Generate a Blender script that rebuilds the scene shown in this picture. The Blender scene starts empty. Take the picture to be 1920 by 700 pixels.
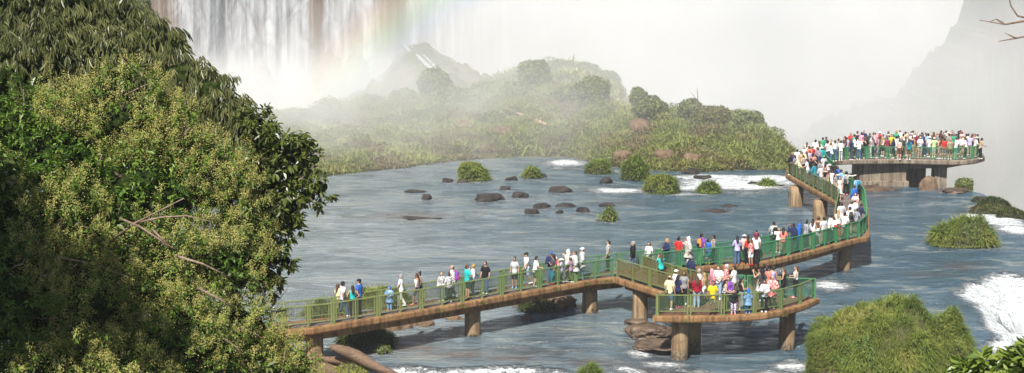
import bpy, bmesh, math, random
import numpy as np
from mathutils import Vector, Matrix
rng = np.random.default_rng(7)
random.seed(7)
scene = bpy.context.scene
COL = scene.collection
PI = math.pi

# ------------------------------------------------------------------ camera
F, CX, CY, HC = 3000.0, 960.0, 350.0, 21.0
PITCH = math.atan(490 / 3000.0)
_c, _s = math.cos(PITCH), math.sin(PITCH)


def P(u, v, z=0.0):
    """world point on height z seen at photo position (u, v)"""
    dx = u - CX
    dy = F * _c - (v - CY) * (_s)
    dz = -F * _s - (v - CY) * _c
    t = (z - HC) / dz
    return Vector((dx * t, dy * t, z))


def PD(u, v, d):
    """world point at horizontal distance d along the view axis"""
    dx = u - CX
    dy = F * _c - (v - CY) * (_s)
    dz = -F * _s - (v - CY) * _c
    t = d / dy
    return Vector((dx * t, d, HC + dz * t))


def proj(p):
    x, y, z = p[0], p[1], p[2] - HC
    zc = y * _c - z * _s
    yc = y * _s + z * _c
    return (CX + F * x / zc, CY - F * yc / zc)


cam_d = bpy.data.cameras.new('camera')
cam = bpy.data.objects.new('camera', cam_d)
COL.objects.link(cam)
cam.location = (0, 0, HC)
cam.rotation_euler = (PI / 2 - PITCH, 0, 0)
cam_d.sensor_width = 36
cam_d.lens = 36 * F / 1920
cam_d.clip_end = 3000
cam_d.clip_start = 0.5
scene.camera = cam

# ------------------------------------------------------------------ light
SUN_EL, SUN_AZ = math.radians(50), math.radians(198)
sdir = Vector((math.sin(SUN_AZ) * math.cos(SUN_EL), math.cos(SUN_AZ) * math.cos(SUN_EL), math.sin(SUN_EL)))
w = bpy.data.worlds.new('World')
scene.world = w
w.use_nodes = True
nt = w.node_tree
nt.nodes.clear()
sky = nt.nodes.new('ShaderNodeTexSky')
sky.sky_type = 'NISHITA'
sky.sun_disc = False
sky.sun_elevation = SUN_EL
sky.sun_rotation = SUN_AZ
bg = nt.nodes.new('ShaderNodeBackground')
bg.inputs[1].default_value = 0.05
wo = nt.nodes.new('ShaderNodeOutputWorld')
nt.links.new(sky.outputs[0], bg.inputs[0])
nt.links.new(bg.outputs[0], wo.inputs[0])
sun_d = bpy.data.lights.new('sun', 'SUN')
sun_d.energy = 5.0
sun_d.angle = math.radians(0.5)
sun_d.color = (1.0, 0.955, 0.88)
sun = bpy.data.objects.new('sun', sun_d)
COL.objects.link(sun)
sun.rotation_euler = (-sdir).to_track_quat('-Z', 'Y').to_euler()
sun.location = sdir * 60 + Vector((0, 0, 30))

vs = scene.view_settings
vs.view_transform = 'Standard'
vs.look = 'None'
vs.exposure = 0.74
vs.gamma = 1
vs.use_curve_mapping = False
cy = scene.cycles
cy.use_denoising = True
try:
    cy.denoiser = 'OPENIMAGEDENOISE'
    cy.denoising_input_passes = 'RGB_ALBEDO_NORMAL'
except Exception:
    pass
cy.max_bounces = 8
cy.diffuse_bounces = 3
cy.glossy_bounces = 3
cy.transmission_bounces = 3
cy.transparent_max_bounces = 8
cy.volume_bounces = 3
cy.volume_step_rate = 4
cy.volume_max_steps = 64
cy.use_adaptive_sampling = False
cy.caustics_reflective = False
cy.caustics_refractive = False
cy.sample_clamp_indirect = 6


# ------------------------------------------------------------------ noise
def _hash(ix, iy, iz, seed):
    h = (ix * 374761393 + iy * 668265263 + iz * 2147483647 + seed * 974711) & 0xFFFFFFFF
    h = ((h ^ (h >> 13)) * 1274126177) & 0xFFFFFFFF
    return ((h ^ (h >> 16)) & 0xFFFF) / 65535.0


def vnoise(X, Y, Z=0.0, seed=0):
    X = np.asarray(X, float)
    Y = np.asarray(Y, float) + 0 * X
    Z = np.asarray(Z, float) + 0 * X
    ix, iy, iz = np.floor(X).astype(np.int64), np.floor(Y).astype(np.int64), np.floor(Z).astype(np.int64)
    fx, fy, fz = X - ix, Y - iy, Z - iz
    fx, fy, fz = fx * fx * (3 - 2 * fx), fy * fy * (3 - 2 * fy), fz * fz * (3 - 2 * fz)
    r = 0
    for a in (0, 1):
        for b in (0, 1):
            for c in (0, 1):
                wgt = (fx if a else 1 - fx) * (fy if b else 1 - fy) * (fz if c else 1 - fz)
                r = r + wgt * _hash(ix + a, iy + b, iz + c, seed)
    return r * 2 - 1


def fbm(X, Y, Z=0.0, seed=0, oct=4):
    r, a, f = 0, 1, 1
    for o in range(oct):
        r = r + a * vnoise(np.asarray(X) * f, np.asarray(Y) * f, np.asarray(Z) * f, seed + o * 17)
        a *= .5
        f *= 2.03
    return r / 1.9


def sstep(a, b, x):
    t = np.clip((x - a) / (b - a), 0, 1)
    return t * t * (3 - 2 * t)


# ------------------------------------------------------------------ mesh helpers
def mesh_np(name, V, faces, mat_idx=None, smooth=True, attrs=None):
    """faces: list of (n,k) int arrays"""
    me = bpy.data.meshes.new(name)
    V = np.asarray(V, np.float32)
    fl = [np.asarray(f, np.int32) for f in faces if len(f)]
    nv = len(V)
    loops = np.concatenate([f.ravel() for f in fl])
    tot = np.concatenate([np.full(len(f), f.shape[1], np.int32) for f in fl])
    start = np.concatenate([[0], np.cumsum(tot)[:-1]]).astype(np.int32)
    me.vertices.add(nv)
    me.vertices.foreach_set('co', V.ravel())
    me.loops.add(len(loops))
    me.loops.foreach_set('vertex_index', loops)
    me.polygons.add(len(tot))
    me.polygons.foreach_set('loop_start', start)
    me.polygons.foreach_set('loop_total', tot)
    if mat_idx is not None:
        me.polygons.foreach_set('material_index', np.asarray(mat_idx, np.int32))
    me.polygons.foreach_set('use_smooth', np.full(len(tot), smooth))
    if attrs:
        for k, a in attrs.items():
            a = np.asarray(a, np.float32)
            at = me.attributes.new(k, 'FLOAT', 'POINT' if len(a) == nv else 'FACE')
            at.data.foreach_set('value', a)
    me.update(calc_edges=True)
    return me


class MB:
    """collects simple solids into one mesh"""

    def __init__(s):
        s.V, s.Fq, s.n = [], [], 0
        s.F = []
        s.mi = []

    def add(s, V, faces, mi=0):
        V = [tuple(v) for v in V]
        s.V += V
        for f in faces:
            s.F.append(tuple(i + s.n for i in f))
            s.mi.append(mi)
        s.n += len(V)

    def box(s, c, d, rz=0.0, mi=0):
        x, y, z = d[0] / 2, d[1] / 2, d[2] / 2
        cr, sr = math.cos(rz), math.sin(rz)
        V = []
        for sz in (-z, z):
            for sx, sy in ((-x, -y), (x, -y), (x, y), (-x, y)):
                V.append((c[0] + sx * cr - sy * sr, c[1] + sx * sr + sy * cr, c[2] + sz))
        s.add(V, [(3, 2, 1, 0), (4, 5, 6, 7), (0, 1, 5, 4), (1, 2, 6, 5), (2, 3, 7, 6), (3, 0, 4, 7)], mi)

    def tube(s, p0, p1, r0, r1=None, n=8, mi=0, caps=True):
        r1 = r0 if r1 is None else r1
        p0, p1 = Vector(p0), Vector(p1)
        ax = (p1 - p0)
        if ax.length < 1e-6:
            return
        ax.normalize()
        a = ax.orthogonal().normalized()
        b = ax.cross(a)
        V = []
        for p, r in ((p0, r0), (p1, r1)):
            for k in range(n):
                t = 2 * PI * k / n
                V.append(p + (a * math.cos(t) + b * math.sin(t)) * r)
        Fs = [(k, (k + 1) % n, n + (k + 1) % n, n + k) for k in range(n)]
        if caps:
            Fs += [tuple(range(n - 1, -1, -1)), tuple(range(n, 2 * n))]
        s.add(V, Fs, mi)

    def path(s, pts, radii, n=8, mi=0):
        """swept tube through pts"""
        pts = [Vector(p) for p in pts]
        V = []
        up = None
        for i, p in enumerate(pts):
            t = (pts[min(i + 1, len(pts) - 1)] - pts[max(i - 1, 0)]).normalized()
            if up is None:
                up = t.orthogonal().normalized()
            a = (up - t * up.dot(t))
            a = a.normalized() if a.length > 1e-5 else t.orthogonal().normalized()
            up = a
            b = t.cross(a)
            r = radii[i] if hasattr(radii, '__len__') else radii
            for k in range(n):
                q = 2 * PI * k / n
                V.append(p + (a * math.cos(q) + b * math.sin(q)) * r)
        Fs = []
        for i in range(len(pts) - 1):
            for k in range(n):
                Fs.append((i * n + k, i * n + (k + 1) % n, (i + 1) * n + (k + 1) % n, (i + 1) * n + k))
        Fs += [tuple(range(n - 1, -1, -1)), tuple(range((len(pts) - 1) * n, len(pts) * n))]
        s.add(V, Fs, mi)

    def loft(s, rings, mi=0, caps=True):
        n = len(rings[0])
        V = [v for r in rings for v in r]
        Fs = []
        for i in range(len(rings) - 1):
            for k in range(n):
                Fs.append((i * n + k, i * n + (k + 1) % n, (i + 1) * n + (k + 1) % n, (i + 1) * n + k))
        if caps:
            Fs += [tuple(range(n - 1, -1, -1)), tuple(range((len(rings) - 1) * n, len(rings) * n))]
        s.add(V, Fs, mi)

    def mesh(s, name, smooth=False):
        me = bpy.data.meshes.new(name)
        me.from_pydata(s.V, [], s.F)
        me.polygons.foreach_set('material_index', s.mi)
        if smooth:
            me.polygons.foreach_set('use_smooth', [True] * len(me.polygons))
        me.update()
        return me


def ob(name, me, mats=None, parent=None, loc=None):
    o = bpy.data.objects.new(name, me)
    COL.objects.link(o)
    if mats is not None:
        if not isinstance(mats, (list, tuple)):
            mats = [mats]
        if me is not None and len(me.materials) == 0:
            for m in mats:
                me.materials.append(m)
    if parent:
        o.parent = parent
    if loc is not None:
        o.location = loc
    return o


def tag(o, label=None, cat=None, group=None, kind=None):
    if label:
        o['label'] = label
    if cat:
        o['category'] = cat
    if group:
        o['group'] = group
    if kind:
        o['kind'] = kind
    return o


def empty(name, loc, rz=0.0):
    o = bpy.data.objects.new(name, None)
    COL.objects.link(o)
    o.location = loc
    o.rotation_euler = (0, 0, rz)
    o.empty_display_size = .2
    return o


# ------------------------------------------------------------------ material helpers
class N:
    def __init__(s, name):
        s.m = bpy.data.materials.new(name)
        s.m.use_nodes = True
        s.t = s.m.node_tree
        s.b = s.t.nodes['Principled BSDF']
        s.out = s.t.nodes['Material Output']

    def n(s, typ, **kw):
        nd = s.t.nodes.new('ShaderNode' + typ)
        for k, v in kw.items():
            setattr(nd, k, v)
        return nd

    def l(s, a, b):
        s.t.links.new(a, b)

    def coord(s, kind='Object', scale=(1, 1, 1), rot=(0, 0, 0)):
        tc = s.n('TexCoord')
        mp = s.n('Mapping')
        mp.inputs['Scale'].default_value = scale
        mp.inputs['Rotation'].default_value = rot
        s.l(tc.outputs[kind], mp.inputs[0])
        return mp.outputs[0]

    def world(s, scale=(1, 1, 1)):
        g = s.n('NewGeometry')
        mp = s.n('Mapping')
        mp.inputs['Scale'].default_value = scale
        s.l(g.outputs['Position'], mp.inputs[0])
        return mp.outputs[0]

    def noise(s, vec, scale, detail=4, rough=.55, dist=0):
        nn = s.n('TexNoise')
        nn.inputs['Scale'].default_value = scale
        nn.inputs['Detail'].default_value = detail
        nn.inputs['Roughness'].default_value = rough
        nn.inputs['Distortion'].default_value = dist
        if vec is not None:
            s.l(vec, nn.inputs['Vector'])
        return nn.outputs['Fac']

    def ramp(s, fac, stops):
        r = s.n('ValToRGB')
        e = r.color_ramp.elements
        while len(e) < len(stops):
            e.new(.5)
        for i, (p, c) in enumerate(stops):
            e[i].position = p
            e[i].color = (*c, 1) if len(c) == 3 else c
        s.l(fac, r.inputs[0])
        return r.outputs['Color']

    def mix(s, fac, a, b):
        m = s.n('Mix', data_type='RGBA')
        for sock, v in ((m.inputs[0], fac), (m.inputs[6], a), (m.inputs[7], b)):
            if isinstance(v, (int, float)):
                sock.default_value = v
            elif isinstance(v, tuple):
                sock.default_value = (*v, 1)
            else:
                s.l(v, sock)
        return m.outputs[2]

    def math(s, op, a, b=None, c=None, clamp=False):
        m = s.n('Math', operation=op, use_clamp=clamp)
        for i, v in enumerate((a, b, c)):
            if v is None:
                continue
            if isinstance(v, (int, float)):
                m.inputs[i].default_value = v
            else:
                s.l(v, m.inputs[i])
        return m.outputs[0]

    def mrange(s, v, a, b, c=0, d=1):
        m = s.n('MapRange')
        m.interpolation_type = 'SMOOTHSTEP'
        s.l(v, m.inputs[0])
        for i, x in enumerate((a, b, c, d)):
            m.inputs[i + 1].default_value = x
        return m.outputs[0]

    def attr(s, name):
        a = s.n('Attribute')
        a.attribute_name = name
        return a.outputs['Fac']

    def bump(s, h, strength=.4, dist=.1):
        b = s.n('Bump')
        b.inputs['Strength'].default_value = strength
        b.inputs['Distance'].default_value = dist
        s.l(h, b.inputs['Height'])
        s.l(b.outputs[0], s.b.inputs['Normal'])
        return b

    def set(s, **kw):
        names = dict(col='Base Color', rough='Roughness', metal='Metallic', spec='Specular IOR Level', ior='IOR',
                     sub='Subsurface Weight', sheen='Sheen Weight')
        for k, v in kw.items():
            i = s.b.inputs[names[k]]
            if isinstance(v, (int, float)):
                i.default_value = v
            elif isinstance(v, tuple):
                i.default_value = (*v, 1)
            else:
                s.l(v, i)
        return s
# ================================================================== environment
def leaf_mat(name, stops, trans=.35, rough=.55, spec=.3, patch=None, backdark=None):
    k = N(name)
    r = k.attr('rnd')
    c = k.ramp(r, stops)
    if patch:
        nz = k.noise(k.world(), patch[0], 3)
        c = k.mix(k.mrange(nz, .45, .62), c, patch[1])
        c2 = c
    k.set(col=c, rough=rough, spec=spec)
    tr = k.n('BsdfTranslucent')
    k.l(c, tr.inputs[0])
    ms = k.n('MixShader')
    ms.inputs[0].default_value = trans
    k.l(k.b.outputs[0], ms.inputs[1])
    k.l(tr.outputs[0], ms.inputs[2])
    k.l(ms.outputs[0], k.out.inputs[0])
    return k.m


GRASS_STOPS = [(0, (.06, .09, .016)), (.3, (.145, .21, .034)), (.68, (.28, .32, .066)), (.9, (.36, .34, .09)), (1, (.50, .42, .2))]
M_grass = leaf_mat('grass_blades', GRASS_STOPS, .42, .6, .25)
M_grass_far = leaf_mat('island_grass', [(0, (.13, .165, .045)), (.5, (.30, .34, .095)), (.85, (.43, .42, .14)), (1, (.55, .48, .23))],
                       .3, .7, .15, patch=(.22, (.25, .21, .10)))
M_bush = leaf_mat('bush_leaves', [(0, (.07, .095, .03)), (.6, (.16, .20, .055)), (1, (.27, .28, .09))], .25, .6, .2)
M_bush_y = leaf_mat('yellow_bush_leaves', [(0, (.05, .055, .015)), (.6, (.13, .13, .03)), (1, (.22, .19, .05))], .25, .6, .2)
M_creeper = leaf_mat('creeper_leaves', [(0, (.05, .10, .02)), (.6, (.13, .21, .04)), (1, (.25, .29, .07))], .35, .5, .3)
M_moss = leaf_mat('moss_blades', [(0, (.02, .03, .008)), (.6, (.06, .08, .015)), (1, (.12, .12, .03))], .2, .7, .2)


def rock_mat(name, a, b, wet=False, scale=1.2):
    k = N(name)
    v = k.world()
    n1 = k.noise(v, scale, 6, .6)
    n2 = k.noise(v, scale * 6, 4, .6)
    c = k.mix(k.mrange(n1, .35, .65), a, b)
    c = k.mix(k.mrange(n2, .5, .75, 0, .5), c, tuple(x * .45 for x in a))
    k.set(col=c, rough=.5 if wet else .85, spec=.5 if wet else .25)
    k.bump(n2, .7, .08)
    return k.m


M_rock_dark = rock_mat('wet_dark_rock', (.018, .016, .015), (.055, .046, .04), False)
M_rock_brown = rock_mat('brown_rock', (.12, .075, .045), (.20, .14, .09))
M_rock_ledge = rock_mat('wet_brown_ledge', (.06, .04, .027), (.14, .095, .06), True)
M_cliff = rock_mat('cliff_rock', (.10, .075, .055), (.16, .12, .085), False, .12)
M_soil = rock_mat('soil_under_grass', (.06, .065, .022), (.10, .09, .035))
M_stalk = rock_mat('dry_stalk', (.22, .17, .10), (.34, .27, .17), False, 6)
M_earth = rock_mat('bank_earth', (.10, .065, .04), (.18, .12, .075), False, .8)


def blades(Pt, Nm, length, width, lean=.5, droop=.5, seed=1):
    """bent blades: returns V, quads, tris, per-vertex rnd"""
    r = np.random.default_rng(seed)
    n = len(Pt)
    L = length * r.uniform(.6, 1.25, n)
    Wd = width * r.uniform(.7, 1.3, n)
    ang = r.uniform(0, 2 * PI, n)
    side = np.stack([np.cos(ang), np.sin(ang), 0 * ang], 1)
    d = Nm + lean * side * r.uniform(.3, 1.2, n)[:, None]
    d /= np.linalg.norm(d, axis=1)[:, None]
    perp = np.cross(d, np.array([0, 0, 1.]) + .2 * r.normal(size=(n, 3)))
    perp /= np.linalg.norm(perp, axis=1)[:, None] + 1e-6
    mid = Pt + d * (L * .55)[:, None]
    out = d.copy()
    out[:, 2] -= droop * r.uniform(.6, 1.4, n)
    out /= np.linalg.norm(out, axis=1)[:, None] + 1e-6
    tip = mid + out * (L * .55)[:, None]
    h = perp * Wd[:, None] * .5
    V = np.stack([Pt - h * .7, Pt + h * .7, mid + h, mid - h, tip], 1).reshape(-1, 3)
    b = np.arange(n)[:, None] * 5
    return V, b + np.array([0, 1, 2, 3]), b + np.array([3, 2, 4]), np.repeat(r.random(n), 5)


def merge(parts):
    V, Q, T, A = [], [], [], []
    o = 0
    for v, q, t, a in parts:
        V.append(v)
        Q.append(np.asarray(q) + o)
        if t is not None and len(t):
            T.append(np.asarray(t) + o)
        A.append(a)
        o += len(v)
    return np.concatenate(V), np.concatenate(Q), (np.concatenate(T) if T else np.zeros((0, 3), int)), np.concatenate(A)


def leafquads(Pt, Nm, size, seed=1, aspect=.55, jitter=.9):
    """one folded diamond leaf per point"""
    r = np.random.default_rng(seed)
    n = len(Pt)
    d = Nm + jitter * r.normal(size=(n, 3))
    d /= np.linalg.norm(d, axis=1)[:, None]
    t = np.cross(d, r.normal(size=(n, 3)))
    t /= np.linalg.norm(t, axis=1)[:, None] + 1e-6
    bt = np.cross(d, t)
    s = size * r.uniform(.6, 1.3, n)[:, None]
    V = np.stack([Pt - t * s * .5, Pt + bt * s * aspect * .5 - d * s * .06, Pt + t * s * .5, Pt - bt * s * aspect * .5 - d * s * .06], 1).reshape(-1, 3)
    b = np.arange(n)[:, None] * 4
    return V, b + np.array([0, 1, 2, 3]), None, np.repeat(r.random(n), 4)


def sphere_pts(n, seed, zmin=-.2):
    r = np.random.default_rng(seed)
    z = r.uniform(zmin, 1, n)
    a = r.uniform(0, 2 * PI, n)
    s = np.sqrt(1 - z * z)
    return np.stack([s * np.cos(a), s * np.sin(a), z], 1)


# ---- icosphere template for rocks and mounds
def ico(sub):
    bm = bmesh.new()
    bmesh.ops.create_icosphere(bm, subdivisions=sub, radius=1)
    V = np.array([v.co[:] for v in bm.verts])
    Fc = np.array([[v.index for v in f.verts] for f in bm.faces])
    bm.free()
    return V, Fc


ICO3, ICO4 = ico(4), ico(5)


def blob_mesh(name, rad, seed, amp=.35, freq=1.4, hi=False, flat=0.0, ridge=0):
    V, Fc = ICO4 if hi else ICO3
    n = fbm(V[:, 0] * freq, V[:, 1] * freq, V[:, 2] * freq, seed, 4)
    if ridge:
        n = n - ridge * np.abs(fbm(V[:, 0] * 2.3, V[:, 1] * 2.3, V[:, 2] * 2.3, seed + 5, 3))
    W = V * (1 + amp * n)[:, None] * np.asarray(rad)
    if flat:
        W[:, 2] = np.minimum(W[:, 2], rad[2] * flat + .1 * n * rad[2])
    return mesh_np(name, W, [Fc])


# ------------------------------------------------------------------ water
def pxpoly(pts, z=0):
    return np.array([P(u, v, z)[:2] for u, v in pts])


def poly_sd(X, Y, poly):
    """signed distance, positive inside"""
    d = np.full(X.shape, 1e9)
    ins = np.zeros(X.shape, bool)
    n = len(poly)
    for i in range(n):
        a, b = poly[i], poly[(i + 1) % n]
        e = b - a
        t = np.clip(((X - a[0]) * e[0] + (Y - a[1]) * e[1]) / (e @ e), 0, 1)
        d = np.minimum(d, np.hypot(X - a[0] - e[0] * t, Y - a[1] - e[1] * t))
        c = ((a[1] > Y) != (b[1] > Y)) & (X < e[0] * (Y - a[1]) / (e[1] + 1e-12) + a[0])
        ins ^= c
    return np.where(ins, d, -d)


# the brink: (photo pixels on the water plane)
far_edge = pxpoly([(1490, 322), (1560, 340), (1640, 349), (1790, 353), (1832, 360), (1872, 384), (1925, 415), (2010, 455), (2300, 520)])
far_poly = np.concatenate([far_edge, np.array([[200., 92.], [200., 400.], [-200., 400.], [-200., 182.], [-10., 180.], [16., 156.]])])
cas_poly = pxpoly([(1786, 548), (1812, 527), (1850, 513), (1890, 509), (1930, 518), (2000, 522), (2350, 535), (2350, 1300), (1960, 1300), (1895, 900), (1852, 740), (1848, 668), (1846, 615), (1815, 570)])
bot_poly = pxpoly([(600, 715), (700, 690), (760, 684), (850, 688), (930, 682), (1010, 684), (1060, 690), (1090, 705), (1130, 708), (1180, 700), (1230, 720), (1400, 716), (1440, 706), (1520, 704), (1560, 716), (1640, 760), (1640, 1500), (560, 1500)])

xs = np.concatenate([np.arange(-60, -30, 1.0), np.arange(-30, 42, .22), np.arange(42, 70, .8)])
ys = np.concatenate([np.arange(60, 71, .8), np.arange(71, 112, .20), np.arange(112, 150, .35), np.arange(150, 176, 1.2)])
X, Y = np.meshgrid(xs, ys)
WV = .035 * fbm(X * .7 + .5 * fbm(X * .3, Y * .3, 0, 3), Y * 1.6, 0, 11, 4) + .03 * fbm(X * .18, Y * .5, 0, 21, 3)
Z = WV.copy()
foam = np.zeros_like(X)
jit = .5 * fbm(X * .6, Y * .6, 0, 31, 4)
sd = poly_sd(X, Y, far_poly) + jit
Z -= 26 * sstep(0, 16, sd) + .5 * sstep(-.3, 1.5, sd)
foam = np.maximum(foam, .5 * sstep(.1, 1.2, sd))
sd = poly_sd(X, Y, cas_poly) + jit * 1.3
Z -= 3.0 * sstep(0, 5.5, sd) + .10 * np.clip(sd, 0, 40)
lump = fbm(X * .55, Y * .55, 0, 41, 5)
Z += (.75 * lump + .35 * fbm(X * 1.7, Y * 1.7, 0, 47, 3)) * sstep(.2, 2, sd)
foam = np.maximum(foam, 1.3 * sstep(-.6, 1.2, sd) - .55 * sstep(.15, .6, -fbm(X * .35 + 9, Y * .35, 0, 43, 3)) * (sd > 0))
sd = poly_sd(X, Y, bot_poly) + jit * .5
Z -= 1.3 * sstep(0, 2.2, sd) + .05 * np.clip(sd, 0, 30)
Z += .25 * lump * sstep(.2, 1.2, sd)
foam = np.maximum(foam, 1.0 * sstep(-.25, .5, sd))
# rapids: (u, v, half-width px, half-height px, strength)
RAPIDS = [(1062, 306, 42, 7, 1.35), (1045, 316, 20, 5, .7), (1085, 318, 25, 5, .6), (1160, 322, 20, 6, .7), (1160, 358, 60, 6, 1.25), (1115, 352, 40, 4, .6),
          (1230, 362, 70, 4, .9), (1375, 345, 130, 11, 1.35), (1400, 352, 90, 6, 1.3), (1300, 352, 50, 7, 1.2), (1440, 336, 60, 8, 1.35), (1340, 334, 95, 6, 1.3), (1300, 335, 50, 5, 1.1), (1290, 365, 60, 4, .9), (1400, 362, 80, 4, .7), (1470, 345, 40, 8, 1.0),
          (1240, 336, 30, 5, .8), (975, 300, 40, 3, .5), (905, 322, 30, 3, .45), (1555, 536, 46, 11, 1.2), (1560, 522, 30, 4, .55), (1560, 550, 25, 4, .5), (790, 352, 40, 3, .4), (850, 372, 60, 3, .35),
          (1170, 640, 26, 7, .7), (1200, 655, 34, 9, 1.0), (1245, 672, 50, 9, 1.05), (1180, 690, 40, 10, 1.1), (1160, 675, 22, 8, .6), (1310, 684, 36, 6, .7), (1490, 676, 50, 10, 1.2), (1445, 690, 40, 10, 1.1), (1540, 688, 30, 8, .8), (1350, 690, 60, 5, .4),
          (1110, 580, 40, 3, .5), (840, 614, 30, 3, .6), (885, 636, 22, 3, .45), (1280, 683, 22, 4, .85), (1483, 664, 22, 4, .8), (1590, 517, 18, 3, .5), (1030, 600, 30, 3, .3), (900, 395, 60, 3, .3), (760, 412, 60, 3, .35), (1150, 590, 25, 3, .4),
          (1870, 520, 40, 5, .5), (1832, 372, 10, 6, .7), (1845, 395, 28, 11, 1.3), (1880, 418, 44, 14, 1.5), (1840, 409, 44, 9, 1.5), (1905, 433, 34, 9, 1.4), (1800, 400, 20, 4, .4), (1270, 640, 20, 3, .4), (1560, 660, 15, 12, .5)]
# broken water trailing from the rocks, tufts and piers
for (u, v, a) in [(800, 375, 22), (917, 379, 44), (975, 373, 30), (1052, 363, 40), (1014, 393, 30), (996, 403, 24), (1093, 400, 26), (1143, 418, 34), (838, 344, 24), (868, 345, 24), (885, 342, 50), (998, 337, 34), (1815, 468, 110), (772, 416, 90), (1137, 346, 26), (947, 358, 24),
                  (1108, 590, 30), (1590, 514, 34), (1500, 384, 34), (1550, 404, 34), (690, 640, 60), (800, 618, 40), (1040, 592, 60), (1530, 640, 40), (1840, 640, 40), (1000, 640, 60), (1080, 655, 50), (940, 650, 60)]:
    RAPIDS.append((u + 6, v + 1, a, 3.2, .62))
for (u, v, a, b, s) in RAPIDS:
    c = P(u, v)
    rx = abs((P(u + a, v) - c).x)
    ry = abs((P(u, v - b) - c).y)
    q = ((X - c.x) / rx) ** 2 + ((Y - c.y) / ry) ** 2
    foam = np.maximum(foam, s * np.exp(-q * .9))
    Z += .10 * s * np.exp(-q) * (.4 + lump)
shal = np.zeros_like(X)
for (u, v, a, b, s) in [(770, 653, 60, 6, 1), (850, 665, 90, 8, .9), (700, 660, 40, 8, .7), (1000, 660, 70, 8, .6), (960, 672, 60, 6, .8), (1050, 620, 80, 16, .35), (1110, 680, 60, 10, .8), (1220, 690, 60, 10, .9), (1390, 695, 60, 8, .9), (1240, 655, 60, 14, .5), (770, 405, 70, 6, .9), (1800, 500, 40, 8, .7), (1750, 515, 60, 6, .35), (1170, 380, 50, 5, .5), (1600, 360, 60, 6, .6), (1530, 675, 40, 10, .5), (1340, 395, 40, 5, .5), (1320, 380, 25, 4, .5), (1650, 366, 50, 5, .6)]:
    c = P(u, v)
    rx = abs((P(u + a, v) - c).x)
    ry = abs((P(u, v - b) - c).y)
    shal = np.maximum(shal, s * np.exp(-((X - c.x) / rx) ** 2 - ((Y - c.y) / ry) ** 2))
Z -= .35 * sstep(85, 80, Y) * sstep(4, 7.5, X)
ny, nx = X.shape
idx = np.arange(ny * nx).reshape(ny, nx)
Q = np.stack([idx[:-1, :-1], idx[:-1, 1:], idx[1:, 1:], idx[1:, :-1]], -1).reshape(-1, 4)
wm = mesh_np('river', np.stack([X, Y, Z], -1).reshape(-1, 3), [Q], attrs={'foam': foam.ravel(), 'shallow': shal.ravel()})
k = N('river_water')
pos = k.world((1, 1, 1))
p_flow = k.world((.55, 1.0, 1))
fo = k.attr('foam')
n1 = k.noise(k.world((1.0, 2.2, 1)), 1.1, 8, .68, .6)
n2 = k.noise(k.world((.5, 1.6, 1)), .35, 5, .6, 1.0)
nf = k.noise(k.world((1, 1, 1)), 5.5, 5, .7)
n1c = k.math('ADD', k.math('MULTIPLY', n1, .7), k.math('MULTIPLY', nf, .3))
nz5 = k.math('MULTIPLY', k.math('SUBTRACT', n1c, .5), 2.3)
f1 = k.mrange(k.math('ADD', k.math('MULTIPLY', fo, 1.0), nz5), .30, 1.0)
f1 = k.math('MULTIPLY', f1, k.mrange(fo, .02, .25))
# sparse flecks over the open river
fl = k.math('MULTIPLY', k.mrange(n1, .62, .72), k.mrange(n2, .48, .64))
f1 = k.math('MAXIMUM', f1, k.math('MULTIPLY', fl, .5))
mud = k.noise(k.world((.3, .8, 1)), .12, 4, .55, .5)
# left arm runs muddier, with the mist's reflection also painted into its pale colour
sx = k.n('SeparateXYZ')
k.l(pos, sx.inputs[0])
side = k.mrange(k.math('ADD', sx.outputs[0], k.math('MULTIPLY', mud, 14)), -8, 26)
deep = k.mix(side, (.255, .295, .315), (.05, .11, .165))
deep = k.mix(k.mrange(mud, .35, .7, 0, .5), deep, (.10, .16, .19))
deep = k.mix(k.math('MULTIPLY', k.attr('shallow'), k.mrange(n1, .3, .6)), deep, (.13, .062, .035))
sw = k.noise(k.world((.35, .8, 1)), .55, 6, .62, 1.5)
deep = k.mix(k.mrange(sw, .46, .62, 0, .85), deep, k.mix(.5, deep, (.03, .05, .055)))
deep = k.mix(k.mrange(sw, .50, .32, 0, .75), deep, (.27, .29, .26))
colr = k.mix(f1, deep, k.mix(k.mrange(nf, .35, .6), (.42, .46, .47), (.82, .84, .84)))
k.set(col=colr, rough=k.math('ADD', .10, k.math('MULTIPLY', f1, .6)), ior=1.33, spec=.5)
w1 = k.noise(k.world((.8, 2.4, 1)), 1.2, 6, .62, .4)
w2 = k.noise(k.world((.6, 1.5, 1)), 6.0, 4, .6)
hh = k.math('ADD', k.math('MULTIPLY', w1, 1.0), k.math('MULTIPLY', w2, .16))
hh = k.math('ADD', hh, k.math('MULTIPLY', f1, 1.1))
k.bump(hh, 1.0, .62)
water = ob('river', wm, k.m)
tag(water, kind='structure')

# ------------------------------------------------------------------ river bed / lower gorge floor, one sheet to the horizon
g = mesh_np('ground', np.array([[-900, -300, -40], [900, -300, -40], [900, 1500, -40], [-900, 1500, -40.]]), [np.array([[0, 1, 2, 3]])])
ground = ob('ground', g, rock_mat('gorge_floor', (.06, .07, .05), (.1, .1, .08), False, .05))
tag(ground, kind='structure')


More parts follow.
